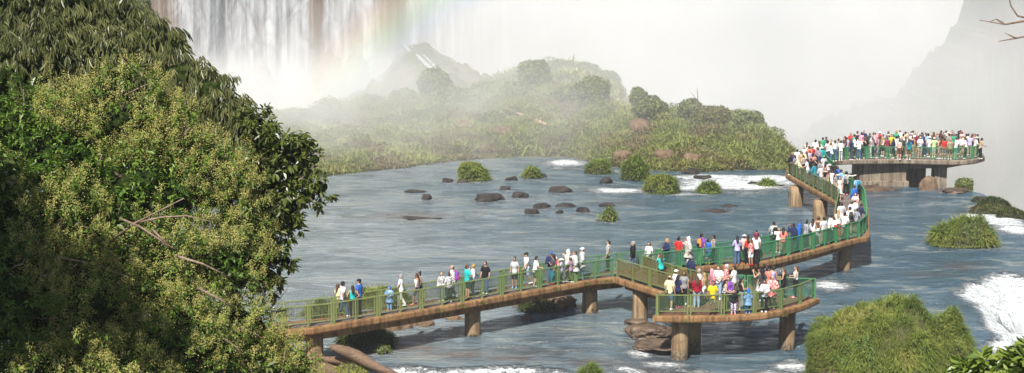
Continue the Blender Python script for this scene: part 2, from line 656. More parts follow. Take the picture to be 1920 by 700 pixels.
# ------------------------------------------------------------------ grassy island
def lofted_hill(name, cols, back=22, seed=5, nt_=110, ds=.35, amp=.5, prof=.75, zb=-6):
    us = np.array([c[0] for c in cols], float)
    uu = []
    length = 0
    pts = [(P(c[0], c[1], -.15), PD(c[0], c[3], c[2])) for c in cols]
    S = np.array([p[0][:] for p in pts])
    R = np.array([p[1][:] for p in pts])
    cum = np.concatenate([[0], np.cumsum(np.linalg.norm(np.diff(R[:, :2], axis=0), axis=1))])
    m = int(cum[-1] / ds)
    q = np.linspace(0, cum[-1], m)
    S2 = np.stack([np.interp(q, cum, S[:, j]) for j in range(3)], 1)
    R2 = np.stack([np.interp(q, cum, R[:, j]) for j in range(3)], 1)
    t = np.linspace(-.08, 2.0, nt_)
    G = np.zeros((nt_, m, 3))
    for i, a in enumerate(t):
        if a <= 1:
            G[i, :, :2] = S2[:, :2] + (R2 - S2)[:, :2] * a
            aa = max(a, 0)
            G[i, :, 2] = S2[:, 2] + (R2[:, 2] - S2[:, 2]) * (aa ** prof) - (.8 if a < 0 else 0) * (-a / .08)
        else:
            b = a - 1
            G[i, :, :2] = R2[:, :2] + np.array([0, back]) * b
            G[i, :, 2] = R2[:, 2] + (zb - R2[:, 2]) * (b ** 1.6)
    nz = fbm(G[..., 0] * .16, G[..., 1] * .16, 0, seed, 5) * amp * 1.6 + fbm(G[..., 0] * .6, G[..., 1] * .6, 0, seed + 3, 3) * amp * .55
    ramp_ = sstep(0, .2, t)[:, None]
    G[..., 2] += nz * ramp_
    idx = np.arange(nt_ * m).reshape(nt_, m)
    Q = np.stack([idx[:-1, :-1], idx[:-1, 1:], idx[1:, 1:], idx[1:, :-1]], -1).reshape(-1, 4)
    me = mesh_np(name, G.reshape(-1, 3), [Q])
    return me, G, t


def surf_sample(G, n, seed, tmask=None):
    r = np.random.default_rng(seed)
    A, B, C = G[:-1, :-1], G[:-1, 1:], G[1:, :-1]
    cr = np.cross(B - A, C - A)
    ar = np.linalg.norm(cr, axis=-1)
    w_ = ar.copy()
    if tmask is not None:
        w_ *= tmask[:-1, None]
    w_ = w_.ravel() / w_.sum()
    pick = r.choice(len(w_), n, p=w_)
    a, b = r.random((2, n))
    A_, B_, C_, cr_ = A.reshape(-1, 3)[pick], B.reshape(-1, 3)[pick], C.reshape(-1, 3)[pick], cr.reshape(-1, 3)[pick]
    Pt = A_ + (B_ - A_) * a[:, None] + (C_ - A_) * b[:, None]
    Nn = cr_ / (np.linalg.norm(cr_, axis=1)[:, None] + 1e-9)
    Nn *= np.sign(Nn[:, 2:3] + 1e-9)
    return Pt, Nn


ISL = [(215, 352, 143, 345), (260, 354, 146, 300), (330, 354, 149, 255), (430, 350, 150, 222), (520, 340, 155, 219), (600, 337, 160, 212), (690, 327, 165, 197), (760, 320, 168, 187), (840, 308, 170, 172), (900, 303, 168, 176),
       (960, 299, 166, 160), (1000, 297, 166, 152), (1060, 298, 164, 172), (1110, 306, 160, 178), (1160, 319, 156, 195), (1210, 323, 152, 206), (1270, 326, 150, 208),
       (1330, 326, 148, 212), (1390, 323, 146, 226), (1430, 323, 144, 245), (1465, 323, 142, 270), (1486, 324, 140.5, 288), (1502, 324, 140, 312)]
me, GI, tI = lofted_hill('island', ISL, seed=5)
island = tag(ob('island', me, M_soil), kind='structure')
HILL = [(800, 300, 186, 190), (860, 300, 188, 172), (930, 300, 190, 160), (980, 300, 191, 142), (1020, 300, 192, 130), (1060, 300, 192, 126), (1100, 300, 191, 134), (1135, 300, 190, 148), (1160, 300, 189, 176), (1180, 300, 188, 212)]
me, GH, tH = lofted_hill('hill', HILL, seed=15, amp=.8)
hill = tag(ob('hill', me, M_soil), kind='structure')


def hill_grass(name, G, t, n, seed, L=.75, W=.10, nb=4, mat=M_grass_far):
    tm = ((t > .0) & (t < 1.25)).astype(float)
    Pt, Nn = surf_sample(G, n, seed, tm)
    keep = fbm(Pt[:, 0] * .35, Pt[:, 1] * .35, 0, seed + 9, 3) > -.42
    Pt, Nn = Pt[keep], Nn[keep]
    r = np.random.default_rng(seed + 1)
    Pt = np.repeat(Pt, nb, 0)
    Nn = np.repeat(Nn, nb, 0)
    Pt = Pt + r.normal(size=Pt.shape) * [.12, .12, .02]
    up = Nn * .6 + np.array([0, 0, .6])
    szn = 1 + .6 * fbm(Pt[:, 0] * .5, Pt[:, 1] * .5, 0, seed + 33, 3)
    V, Q, T, A = blades(Pt, up, L, W, .8, .7, seed + 2)
    base = np.repeat(Pt, 5, 0)
    V = base + (V - base) * np.repeat(szn, 5)[:, None]
    tone = np.clip(.5 + .55 * fbm(Pt[:, 0] * .22, Pt[:, 1] * .22, 0, seed + 44, 4), 0, 1)
    A = np.clip(.55 * np.repeat(tone, 5) + .45 * A, 0, 1)
    o = ob(name, mesh_np(name, V, [Q, T], attrs={'rnd': A}, smooth=False), mat)
    return tag(o, kind='stuff')


hill_grass('island_grass', GI, tI, 40000, 51, .52, .075)
def shrub_cover(name, G, t, n, seed, r0=(.5, 1.3), leaf=.2, tr=(.3, 1.08)):
    Pt, Nn = surf_sample(G, n, seed, ((t > tr[0]) & (t < tr[1])).astype(float))
    r = np.random.default_rng(seed)
    out = []
    for i, p in enumerate(Pt):
        R = r.uniform(*r0) * (1 + .5 * max(0, fbm(p[0] * .2, p[1] * .2, 0, seed, 2)))
        S = sphere_pts(int(330 * R * R / (leaf / .2) ** 2), seed + i, -.3)
        f = 1 + .45 * fbm(S[:, 0] * 1.8, S[:, 1] * 1.8, S[:, 2] * 1.8, seed + i, 3)
        q = p + S * f[:, None] * R * [1.15, 1.0, r.uniform(.6, .95)] * r.uniform(.75, 1.08, len(S))[:, None]
        V, Q, _, A = leafquads(q, S, leaf, seed + i * 2, .6)
        out.append((V, Q, None, np.clip(A * .6 + r.uniform(-.1, .5), 0, 1)))
    V, Q, _, A = merge(out)
    return tag(ob(name, mesh_np(name, V, [Q], attrs={'rnd': A}, smooth=False), M_shrubs), kind='stuff')


M_shrubs = leaf_mat('island_shrub_leaves', [(0, (.07, .10, .03)), (.5, (.17, .21, .055)), (.85, (.27, .28, .08)), (1, (.36, .32, .12))], .25, .6, .2)
shrub_cover('island_scrub', GI, tI, 210, 3100)
shrub_cover('shore_scrub', GI, tI, 90, 3200, (.35, .7), .18, (.0, .3))
shrub_cover('hill_scrub', GH, tH, 50, 3300, (.7, 1.6), .26, (.6, 1.1))
hill_grass('hill_grass', GH, tH, 3500, 61, 1.0, .2, 4)


def ground_z(G, x, y):
    d = (G[..., 0] - x) ** 2 + (G[..., 1] - y) ** 2
    i = np.argmin(d)
    return G.reshape(-1, 3)[i, 2]


def bush(u, v, wpx, hpx, d, label, mat=None, group='shrubs on the grassy island', seed=0, leaf=.30, name='shrub', n=None, cat='shrub', G=None):
    """rounded vine-covered shrub; v is the centre"""
    mpp = d / F
    rx, rz = wpx * mpp * .5, hpx * mpp * .5
    c = PD(u, v, d)
    t = tag(empty(name, (c.x, c.y, c.z - rz)), label, cat, group)
    r = np.random.default_rng(seed + 100)
    n = n or int(1100 * max(rx * rz, .5))
    S = sphere_pts(n, seed + 1, -.75)
    f = 1 + .42 * fbm(S[:, 0] * 1.7, S[:, 1] * 1.7, S[:, 2] * 1.7, seed, 3)
    Pt = S * f[:, None] * np.array([rx, rx * .9, rz]) * r.uniform(.82, 1.08, n)[:, None] + [0, 0, rz]
    parts = [leafquads(Pt, S, leaf, seed + 2, .6)]
    V, Q, T, A = merge(parts)
    ob('leaves', mesh_np('leaves', V, [Q], attrs={'rnd': A}, smooth=False), mat or M_bush, t)
    # inner dark core
    sb = MB()
    for q in range(5):
        a = 2 * PI * q / 5 + seed
        sb.path([(.1 * math.cos(a), .1 * math.sin(a), -.3), (rx * .3 * math.cos(a), rx * .3 * math.sin(a), rz * .8), (rx * .6 * math.cos(a), rx * .6 * math.sin(a), rz * 1.4)], [.08, .05, .02], 6)
    ob('stems', sb.mesh('stems'), M_rock_brown, t)
    core = blob_mesh('dark_core', (rx * .8, rx * .72, rz * .8), seed, .3)
    co = ob('dark_core', core, M_soil, t, (0, 0, rz))
    return t


BUSH = [(815, 158, 62, 58, 166, 'tall domed dark shrub on the misty ridge left of the white rivulet spur'),
        (850, 190, 90, 56, 164, 'broad misty shrub mass just right of and below the tall left dome'),
        (1000, 146, 58, 66, 165, 'largest ball shaped shrub crowning the island ridge'),
        (972, 176, 70, 44, 163, 'shrub spreading at the left foot of the ball shaped shrub'),
        (1112, 172, 66, 50, 158, 'wide dark shrub on the ridge right of the ball shaped shrub'),
        (1062, 182, 50, 40, 160, 'low shrub in the dip between ball shaped and wide dark shrubs'),
        (1196, 183, 32, 40, 152, 'narrow upright dark shrub standing like a knob on the ridge'),
        (1222, 204, 62, 46, 150, 'rounded shrub leaning against the narrow upright knob shrub'),
        (1296, 203, 44, 32, 148, 'small dark round shrub with a bare twig beside it'),
        (1390, 236, 84, 54, 146, 'dark rounded shrub on the right shoulder of the island'),
        (1455, 284, 46, 50, 142, 'last shrub at the right tip of the island by the rapids'),
        (905, 170, 52, 36, 172, 'pale misty shrub between the tall left dome and ball shrub'),
        (760, 190, 70, 40, 168, 'faint shrub in mist left of the tall domed shrub'),
        (700, 200, 60, 46, 166, 'faint flat topped shrub in thick mist at the island left'),
        (625, 214, 60, 34, 162, 'ghostly low shrub near the foot of the big falls'),
        (565, 222, 50, 32, 158, 'ghostly leftmost shrub just beyond the broad leaved branch'),
        (640, 300, 60, 50, 143, 'misty shrub at the left waterline of the island'),
        (715, 290, 50, 44, 145, 'misty shrub on the shore right of the waterline shrub')]
for i, b in enumerate(BUSH):
    bush(*b, seed=i * 7)
bush(1335, 220, 84, 40, 147, 'yellow green flowering shrub lit up on the right ridge', M_bush_y, seed=201)
bush(1048, 134, 60, 40, 190, 'pale blue shrub in far haze behind the ball shaped shrub', seed=211, group='shrubs on the far hill')
bush(1100, 140, 52, 44, 190, 'pale blue shrub in far haze above the wide dark shrub', seed=212, group='shrubs on the far hill')
bush(1140, 162, 48, 60, 188, 'pale blue shrub ending the far hazy hill on its right', seed=213, group='shrubs on the far hill')
bush(925, 164, 60, 34, 188, 'pale blue shrub at the left of the far hazy hill', seed=214, group='shrubs on the far hill')
bush(1588, 342, 30, 30, 131, 'dark mossy shrub seen under the far platform left of the wall', seed=215, leaf=.2, group=None)
bush(1809, 349, 34, 30, 126.5, 'dark round shrub at the brink right of the square pier', seed=216, leaf=.16, n=1500, group=None)
# bare twig by the small round shrub
tb = MB()
c = PD(1304, 205, 147)
tb.path([c, c + Vector((.2, 0, 1.0)), c + Vector((.1, 0, 2.0))], [.05, .04, .015], 6)
tb.path([c + Vector((.17, 0, .8)), c + Vector((-.3, .1, 1.4)), c + Vector((-.5, .1, 1.6))], [.03, .02, .01], 5)
tag(ob('bare_twig', tb.mesh('bare_twig'), M_rock_brown), 'thin bare twig sticking up from the ridge beside the yellow shrub', 'twig')


# ------------------------------------------------------------------ rocks
def rock(u, v, wpx, hpx, label, z=0.0, mat=None, seed=0, group='dark rocks in the river', depth=.8, name='river_rock', flat=.85, amp=.55):
    c = P(u, v, z)
    mpp = c.y / F
    rx = wpx * mpp * .5
    rz = max(hpx * mpp * .95, .06)
    o = ob(name, blob_mesh(name, (rx, rx * depth, rz), seed * 3 + 1, amp, 1.5, rx > 1.2, flat, .35), mat or M_rock_dark)
    o.location = (c.x, c.y + rx * depth * .5, z - .02)
    o.rotation_euler = (0, 0, seed * 1.3)
    if abs(seed * 1.3 % PI) > .5 and wpx > 30:
        o.rotation_euler = (0, 0, .15 * math.sin(seed))
    return tag(o, label, 'rock', group)


ROCKS = [(800, 374, 24, 12, 'small dark pointed rock alone in the left river'), (776, 361, 42, 5, 'flat dark rock slab just awash left of the pointed rock'),
         (838, 342, 24, 9, 'dark rock at the left end of the row below the mossy islet'), (868, 343, 26, 7, 'low dark rock below the front of the tufted islet'),
         (917, 377, 54, 15, 'long humped dark rock in mid river'), (947, 356, 26, 7, 'little dark rock above the humped mid river rock'),
         (975, 371, 36, 12, 'dark rock right beside the humped mid river rock'), (1052, 361, 46, 13, 'big dark rock left of the white riffle'),
         (1137, 344, 28, 12, 'dark boulder just above the white riffle'), (1062, 388, 40, 8, 'flat dark rock right of the cluster of three'),
         (1014, 391, 36, 11, 'dark rock topping the cluster of three'), (996, 401, 26, 11, 'lower left dark rock of the cluster of three'),
         (1049, 400, 16, 7, 'tiny dark rock right of the cluster of three'), (1093, 398, 28, 11, 'squat dark rock left of the round grass tuft'),
         (1137, 388, 34, 7, 'flat dark rock behind the round grass tuft'), (1122, 415, 12, 4, 'tiny low rock at the foot of the round grass tuft'),
         (1318, 337, 36, 9, 'dark wet rock inside the white rapids'), (1412, 348, 30, 8, 'wet rock with weeds in the right rapids'), (1462, 352, 24, 7, 'wet rock by the bridge pillars in the rapids'),
         (1236, 343, 30, 10, 'dark rock on the shore edge by the rapids'), (1296, 326, 34, 12, 'dark shore rock under the grassy bank'), (1370, 388, 36, 4, 'flat weedy rock awash in the blue channel'), (1345, 398, 50, 4, 'long weedy rock just awash below the blue channel'),
         (1010, 332, 30, 8, 'dark rock under the small tufted islet'), (960, 338, 30, 7, 'low dark rock left of the small tufted islet')]
for i, r in enumerate(ROCKS):
    rock(*r, seed=i + 1, mat=M_rock_dark)
rock(772, 414, 130, 5, 'broad flat rock shoal barely above the muddy water', seed=41, flat=.4, group=None, amp=.6, z=-.06)
# brown ledges under the bridges
LEDGE = [(1222, 626, 95, 15, 'brown rock ledge carrying the pillar beside the near platform'), (1240, 650, 120, 9, 'stepped brown ledge below the pillar rock'), (1195, 608, 50, 10, 'rounded brown rock behind the ledge pillar'),
         (735, 618, 70, 24, 'rounded brown boulder under the left footbridge'), (690, 625, 80, 28, 'large brown boulder in the shade of the left footbridge'), (800, 612, 36, 14, 'brown boulder right of the pair under the footbridge'), (778, 610, 24, 12, 'small boulder squeezed between brown boulders under the footbridge'), (850, 600, 34, 12, 'brown boulder just left of the single footbridge pillar'),
         (1040, 580, 95, 30, 'long dark boulder behind the second footbridge pillar'), (990, 600, 22, 14, 'pointed dark rock standing in the bridge shade'), (990, 576, 60, 20, 'grassy dark rock under the middle of the footbridge'),
         (1790, 362, 60, 9, 'flat brown rock at the foot of the square pier'), (1640, 357, 90, 6, 'thin rock shelf along the concrete wall foot')]
for i, r in enumerate(LEDGE):
    rock(*r, seed=i + 60, mat=M_rock_ledge if i < 3 or i > 9 else M_rock_brown, group='brown rocks under the walkways', depth=.7)
# rocks on the island
IR = [(1096, 183, 16, 14, 158, 'upper orange brown rock showing on the slope below the wide shrub'), (1099, 197, 15, 14, 157, 'lower orange brown rock under its twin on the slope'), (1202, 244, 46, 40, 149, 'dark brown rock face below the rounded knob shrub'),
      (945, 248, 44, 22, 153, 'dark rock patch left below the pale log'), (1168, 296, 40, 26, 144, 'dark rock half buried near the shore by the white riffle'), (1248, 298, 50, 34, 143, 'dark brown rock hole in the grass above the rapids'), (1300, 300, 40, 24, 143, 'brown bank rock right of the dark rock hole'), (870, 240, 36, 26, 158, 'faint rock in the misty left slope')]
for i, (u, v, a, b, d, lab) in enumerate(IR):
    c = PD(u, v, d)
    zz = ground_z(GI, c.x, c.y)
    # walk along the view ray until it meets the slope
    for dd in np.arange(136, 175, .4):
        q = PD(u, v, dd)
        if q.z <= ground_z(GI, q.x, q.y) + .1:
            c = q
            break
    mpp = c.y / F
    o = ob('boulder', blob_mesh('boulder', (a * mpp * .5, a * mpp * .45, b * mpp * .55), i * 5 + 300, .3, 1.6, False, 0, .3), M_rock_brown, None, (c.x, c.y + .25, c.z))
    tag(o, lab, 'rock', 'rocks on the island slope')


# ------------------------------------------------------------------ grassy rocks standing in the river
def grass_islet(u, v, wpx, hpx, label, seed, L=.55, W=.05, dens=260, depth=.8, mat=None, name='grassy_rock', rock_h=.25, group='grass topped rocks in the river', droop=.8, moss=None, lobes=1, skew=0, z0=0, pw=1.0):
    c = P(u, v, z0)
    mpp = c.y / F
    rx = wpx * mpp * .5 - L * .35
    ry = rx * depth
    # seen height = plan depth foreshortened + mound height
    fs = (HC - z0) / c.y
    rz = max(hpx * mpp - 1.2 * ry * fs - L * .4, .25)
    t = tag(empty(name, (c.x, c.y + ry, z0)), label, 'grassy rock', group)
    rk = blob_mesh('rock', (rx * .96, ry * .96, rz * .35 + rock_h), seed, .22, 1.5, False, 0, .3)
    ob('rock', rk, M_rock_dark if rx < 2 else M_rock_ledge, t)
    r = np.random.default_rng(seed)
    n = int(dens * rx * ry * 4)
    S = sphere_pts(n, seed + 1, -.05)
    f = 1 + (.22 if lobes == 1 else .36) * fbm(S[:, 0] * 1.5 * lobes, S[:, 1] * 1.5 * lobes, S[:, 2] * 1.2, seed + 2, 3)
    rad = np.array([rx, ry, rz])
    S2_ = S.copy()
    S2_[:, 2] = np.sign(S[:, 2]) * np.abs(S[:, 2]) ** pw
    S2_[:, :2] *= ((1 - np.minimum(np.abs(S[:, 2]), .999) ** (2 / pw * .9 + .2)) ** .5 / np.maximum((1 - S[:, 2] ** 2) ** .5, .05))[:, None] if pw < 1 else 1
    Pt = S2_ * f[:, None] * rad
    Pt[:, 2] = np.maximum(Pt[:, 2], .05)
    # vertical noise for hummocks
    Pt[:, 2] += .42 * rz * fbm(Pt[:, 0] * .9, Pt[:, 1] * .9, 0, seed + 4, 3) * (S[:, 2] > .1)
    Nn = S / rad
    Nn /= np.linalg.norm(Nn, axis=1)[:, None]
    up = Nn * .8 + np.array([0, 0, .55])
    V, Q, T, A = blades(Pt - Nn * .08, up, L, W, .7, droop * 1.15, seed + 3)
    szn = np.clip(1 + 1.1 * fbm(Pt[:, 0] * .8, Pt[:, 1] * .8, Pt[:, 2] * .8, seed + 6, 3), .45, 1.9)
    bb = np.repeat(Pt, 5, 0)
    V = bb + (V - bb) * np.repeat(szn, 5)[:, None]
    # hummock tone patches (different plants)
    tone = np.clip(.5 + 1.1 * fbm(Pt[:, 0] * .7, Pt[:, 1] * .7, Pt[:, 2] * .7, seed + 8, 4), 0, 1)
    A = np.clip(.35 * A + .65 * np.repeat(tone, 5), 0, 1)
    gobj = ob('grass', mesh_np('grass', V, [Q, T], attrs={'rnd': A}, smooth=False), mat or M_grass, t)
    gobj['kind'] = 'stuff'
    # broad leaved creepers in patches and a few dry stalks among the blades
    pn = fbm(Pt[:, 0] * 1.0 + 5, Pt[:, 1] * 1.0, Pt[:, 2], seed + 12, 3)
    sel = np.where((pn > .16) & (r.random(n) < .5))[0]
    if len(sel):
        Vl, Ql, _, Al = leafquads(Pt[sel] + Nn[sel] * (L * .42), Nn[sel] + [0, 0, .5], L * .26, seed + 14, .6, .7)
        lo = ob('creeper_leaves', mesh_np('creeper_leaves', Vl, [Ql], attrs={'rnd': Al}, smooth=False), M_creeper, t)
    if rx > 1.2:
        ds = MB()
        for q_ in r.choice(n, 16 if rx > 3 else 8):
            b0_, up_ = Vector(Pt[q_].tolist()), Vector((up[q_] + r.normal(0, .3, 3)).tolist()).normalized()
            ds.path([b0_, b0_ + up_ * L * .8, b0_ + up_ * L * 1.4 + Vector((r.normal(0, .1), 0, -.05))], [.012, .009, .004], 5)
        do = ob('dry_stalks', ds.mesh('dry_stalks'), M_stalk, t)
        do['kind'] = 'stuff'
    # soil mound below the blades
    Vs, Fc = ICO3
    fs_ = 1 + (.22 if lobes == 1 else .36) * fbm(Vs[:, 0] * 1.5 * lobes, Vs[:, 1] * 1.5 * lobes, Vs[:, 2] * 1.2, seed + 2, 3)
    V2_ = Vs.copy()
    V2_[:, 2] = np.sign(Vs[:, 2]) * np.abs(Vs[:, 2]) ** pw
    V2_[:, :2] *= ((1 - np.minimum(np.abs(Vs[:, 2]), .999) ** (2 / pw * .9 + .2)) ** .5 / np.maximum((1 - Vs[:, 2] ** 2) ** .5, .05))[:, None] if pw < 1 else 1
    Wm = V2_ * fs_[:, None] * rad * .95
    Wm[:, 2] += np.where(Vs[:, 2] > .1, .42 * rz * fbm(Wm[:, 0] * .9, Wm[:, 1] * .9, 0, seed + 4, 3), 0) - .06
    ob('soil', mesh_np('soil', Wm, [Fc]), M_soil, t)
    return t


ISLETS = [(885, 341, 64, 40, 'grass tufted islet nearest the island among low dark rocks', 1), (998, 335, 38, 22, 'small grass tufted islet left of the upper riffle', 2),
          (1143, 416, 36, 34, 'round grass tuft on a flat rock standing alone in mid river', 3), (1243, 366, 76, 42, 'bushy grass islet at the left end of the white rapids', 4),
          (1330, 364, 50, 28, 'dark green grass islet in the middle of the white rapids', 5), (1120, 328, 56, 36, 'pale grass islet between the two riffles', 6), (1195, 340, 64, 46, 'grassy hump joined to the shore above the rapids', 7),
          (1438, 352, 32, 12, 'flat grass patch on a wet rock in the right rapids', 8)]
for (u, v, a, b, lab, sd_) in ISLETS:
    grass_islet(u, v, a, b, lab, sd_ * 13 + 700, .5, .07, 300)
grass_islet(1815, 466, 138, 62, 'long grassy islet in the blue water at the right edge', 811, .6, .05, 330, .55)
grass_islet(1698, 742, 336, 176, 'huge shaggy grass hummock in the lower right corner', 821, .44, .030, 950, .80, rock_h=.3, lobes=1.6, group=None, z0=-.3, pw=.66)
grass_islet(1112, 716, 60, 38, 'low grass tuft at the bottom edge by the white spill', 831, .5, .035, 700)
grass_islet(703, 580, 150, 46, 'long sunlit grass clump behind the left footbridge railing', 841, .6, .035, 500, .45)
grass_islet(600, 598, 90, 34, 'grass and rock clump behind the railing near the dead twigs', 842, .5, .035, 300, .5)
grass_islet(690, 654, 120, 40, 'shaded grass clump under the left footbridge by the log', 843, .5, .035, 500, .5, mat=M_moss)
grass_islet(716, 664, 36, 20, 'bright little grass tuft at the edge of the shaded clump', 844, .45, .03, 700)
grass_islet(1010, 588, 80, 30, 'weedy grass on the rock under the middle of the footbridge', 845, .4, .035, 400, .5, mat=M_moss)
grass_islet(660, 702, 70, 20, 'short grass on the brown earth by the driftwood trunk', 846, .3, .03, 500, .6)
# mossy brink at the right
for i, (u, v, a, b, lab) in enumerate([(1862, 402, 84, 34, 'mossy green ledge at the brink left of the upper cascade'), (1900, 412, 60, 26, 'mossy ledge right at the frame edge above the cascade'), (1842, 380, 40, 14, 'small mossy step of the brink nearest the dark shrub')]):
    grass_islet(u, v, a, b, lab, 861 + i, .22, .06, 500, .5, mat=M_moss, name='mossy_ledge', group='mossy ledges at the brink')

# ------------------------------------------------------------------ bank with driftwood
bs = [(520, 720), (560, 690), (590, 668), (625, 662), (660, 668), (700, 690), (730, 702), (760, 740), (700, 800), (560, 800)]
bp = pxpoly(bs, 0)
gx, gy = np.meshgrid(np.arange(-22, -3, .2), np.arange(20, 82, .3))
sdv = poly_sd(gx, gy, np.concatenate([pxpoly([(480, 650), (560, 655), (600, 664), (640, 672), (700, 692), (735, 706), (770, 760)]), np.array([[-3.5, 55.], [-3., 20.], [-22., 20.], [-22., 85.]])]))
gz = -.35 + .5 * sstep(-.2, 1.2, sdv) + .35 * fbm(gx * .6, gy * .6, 0, 91, 4) * sstep(0, 1, sdv) + 8.0 * sstep(60, 24, gy) * sstep(-1, -7, gx)
iy, ix_ = gx.shape
idx = np.arange(iy * ix_).reshape(iy, ix_)
keep = (sdv[:-1, :-1] > -.6).ravel()
Q = np.stack([idx[:-1, :-1], idx[:-1, 1:], idx[1:, 1:], idx[1:, :-1]], -1).reshape(-1, 4)[keep]
bank = tag(ob('bank', mesh_np('bank', np.stack([gx, gy, gz], -1).reshape(-1, 3), [Q]), M_earth), kind='structure')

k = N('driftwood')
vv = k.coord('Object', (1, 1, 1))
ns = k.noise(k.coord('Object', (1.2, 14, 14)), 1.5, 5, .6, .4)
c = k.ramp(ns, [(.3, (.06, .036, .022)), (.55, (.16, .10, .06)), (.8, (.26, .175, .11))])
k.set(col=c, rough=.8)
k.bump(ns, .6, .05)
M_drift = k.m
lb = MB()
pts = [P(745, 704, .25), P(715, 692, .42), P(690, 680, .55), P(668, 668, .75), P(650, 660, 1.0), P(632, 654, 1.15), P(620, 651, 1.2)]
lb.path(pts, [.12, .20, .25, .29, .27, .20, .12], 14)
lb.path([P(672, 676, .5), P(640, 676, .42), P(612, 674, .35), P(588, 670, .3)], [.3, .2, .15, .1], 12)
lme = lb.mesh('driftwood_trunk', True)
for v_ in lme.vertices:
    q = v_.co
    q += Vector([float(a) for a in (.07 * fbm(np.array([q.x * 2]), np.array([q.y * 2]), np.array([q.z * 2]), s_, 3)[0] for s_ in (1, 2, 3))])
tag(ob('driftwood_trunk', lme, M_drift), 'weathered forked brown driftwood trunk on the bank below the footbridge', 'log')
k = N('pale_log')
k.set(col=k.ramp(k.noise(k.coord('Object', (1, 6, 6)), 2, 4), [(.3, (.28, .18, .12)), (.7, (.45, .33, .24))]), rough=.8)
lb = MB()


def on_island(u, v, up=0.0):
    q = PD(u, v, 150)
    for dd in np.arange(136, 176, .3):
        q = PD(u, v, dd)
        if q.z <= ground_z(GI, q.x, q.y) + up:
            break
    return q


a_, b_ = on_island(966, 211, .5), on_island(1024, 235, .5)
lb.path([a_, a_.lerp(b_, .3), a_.lerp(b_, .7) + Vector((0, 0, .05)), b_], [.13, .19, .21, .18], 10)
lb.path([a_.lerp(b_, .05), a_.lerp(b_, .05) + Vector((-.5, 0, .3)), a_ + Vector((-1.1, .2, .5))], [.09, .06, .03], 6)
tag(ob('fallen_log', lb.mesh('fallen_log', True), k.m), 'pale bare log lying across the grassy slope of the island', 'log')

# ------------------------------------------------------------------ the big falls (far left) and the gorge walls
k = N('falling_water')
at = k.attr('rockface')
st1 = k.noise(k.world((.55, .1, .022)), 1.0, 6, .62, .3)
st2 = k.noise(k.world((2.6, .1, .06)), 1.0, 5, .65, .5)
st3 = k.noise(k.world((.55, .1, .22)), .8, 7, .66, 1.2)
wv = k.math('ADD', k.math('MULTIPLY', st1, .40), k.math('ADD', k.math('MULTIPLY', st2, .20), k.math('MULTIPLY', st3, .40)))
f = k.mrange(k.math('SUBTRACT', k.math('ADD', wv, .24), k.math('MULTIPLY', at, .62)), .30, .68)
gr = k.mix(k.mrange(st2, .35, .7), (.12, .085, .06), (.22, .17, .13))
c = k.mix(f, gr, k.ramp(wv, [(.40, (.16, .16, .175)), (.60, (.46, .47, .48))]))
k.set(col=c, rough=.9, spec=.1)
k.bump(wv, .6, 1.5)
M_falls = k.m
prof = [(150, .75), (225, .9), (238, .9), (246, .6), (285, .75), (320, .55), (345, .25), (365, .12), (400, .1), (450, .08), (480, .14), (520, .1), (560, .14), (580, .3), (592, .55), (606, .45), (618, .22), (640, .18), (680, .3), (700, .2), (712, .5), (735, .8), (752, .62), (765, .35), (800, .12), (840, .2), (880, .1), (1000, .2), (1400, .4), (2200, .4)]
DF = 258.0
px_ = np.arange(150, 1060, 2.5)
zz_ = np.arange(-14, 40, .8)
UX, ZZ = np.meshgrid(px_, zz_)
XX = (UX - CX) / F * DF
YY = DF - 5.5 * fbm(XX * .08, 0 * XX, ZZ * .008, 71, 4) - 2.2 * fbm(XX * .35, 0 * XX, ZZ * .02, 72, 4) - (14 - ZZ) * .10 + .0 * XX
YY += .09 * np.clip(UX - 700, 0, 1000)
att = np.interp(UX, [p[0] for p in prof], [p[1] for p in prof]) + .12 * fbm(UX * .03, ZZ * .06, 0, 73, 3)
# rock shows more towards the foot
att += .12 * sstep(8, -4, ZZ)
iy, ix_ = UX.shape
idx = np.arange(iy * ix_).reshape(iy, ix_)
Q = np.stack([idx[:-1, :-1], idx[:-1, 1:], idx[1:, 1:], idx[1:, :-1]], -1).reshape(-1, 4)
tag(ob('waterfall', mesh_np('waterfall', np.stack([XX, YY, ZZ], -1).reshape(-1, 3), [Q], attrs={'rockface': att.ravel()}), M_falls), kind='structure')
# green ivy patch at the far left of the falls
for i, (u, v, a, b, lab) in enumerate([(262, 8, 34, 60, 'hanging green vegetation strip on the rock left of the falls')]):
    bush(u, v, a, b, 252, lab, seed=401, leaf=.5, name='hanging_plants', group=None, n=2500)
# boulders at the foot of the falls
for i, (u, v, a, b, d, lab) in enumerate([(405, 140, 44, 34, 246, 'leftmost misty brown boulder at the foot of the falls'), (432, 158, 40, 50, 243, 'tall misty brown boulder right of the leftmost one'), (455, 170, 30, 40, 242, 'misty brown boulder in spray right of the tall one'), (490, 130, 30, 50, 249, 'brown rock rib showing through the white water'),
                                          (610, 120, 50, 80, 250, 'brown rock buttress under the dark gap of the falls'), (670, 120, 50, 60, 250, 'brown rock hump between two veils of water'), (720, 130, 50, 70, 248, 'brown rock foot below the widest dark gap')]):
    c = PD(u, v, d)
    mpp = d / F
    tag(ob('boulder', blob_mesh('boulder', (a * mpp * .5, a * mpp * .5, b * mpp * .5), 500 + i, .75, 1.3, False, 0, .9), M_cliff, None, c + Vector((0, 4, -.35 * b * mpp))), lab, 'rock', 'boulders at the foot of the falls')
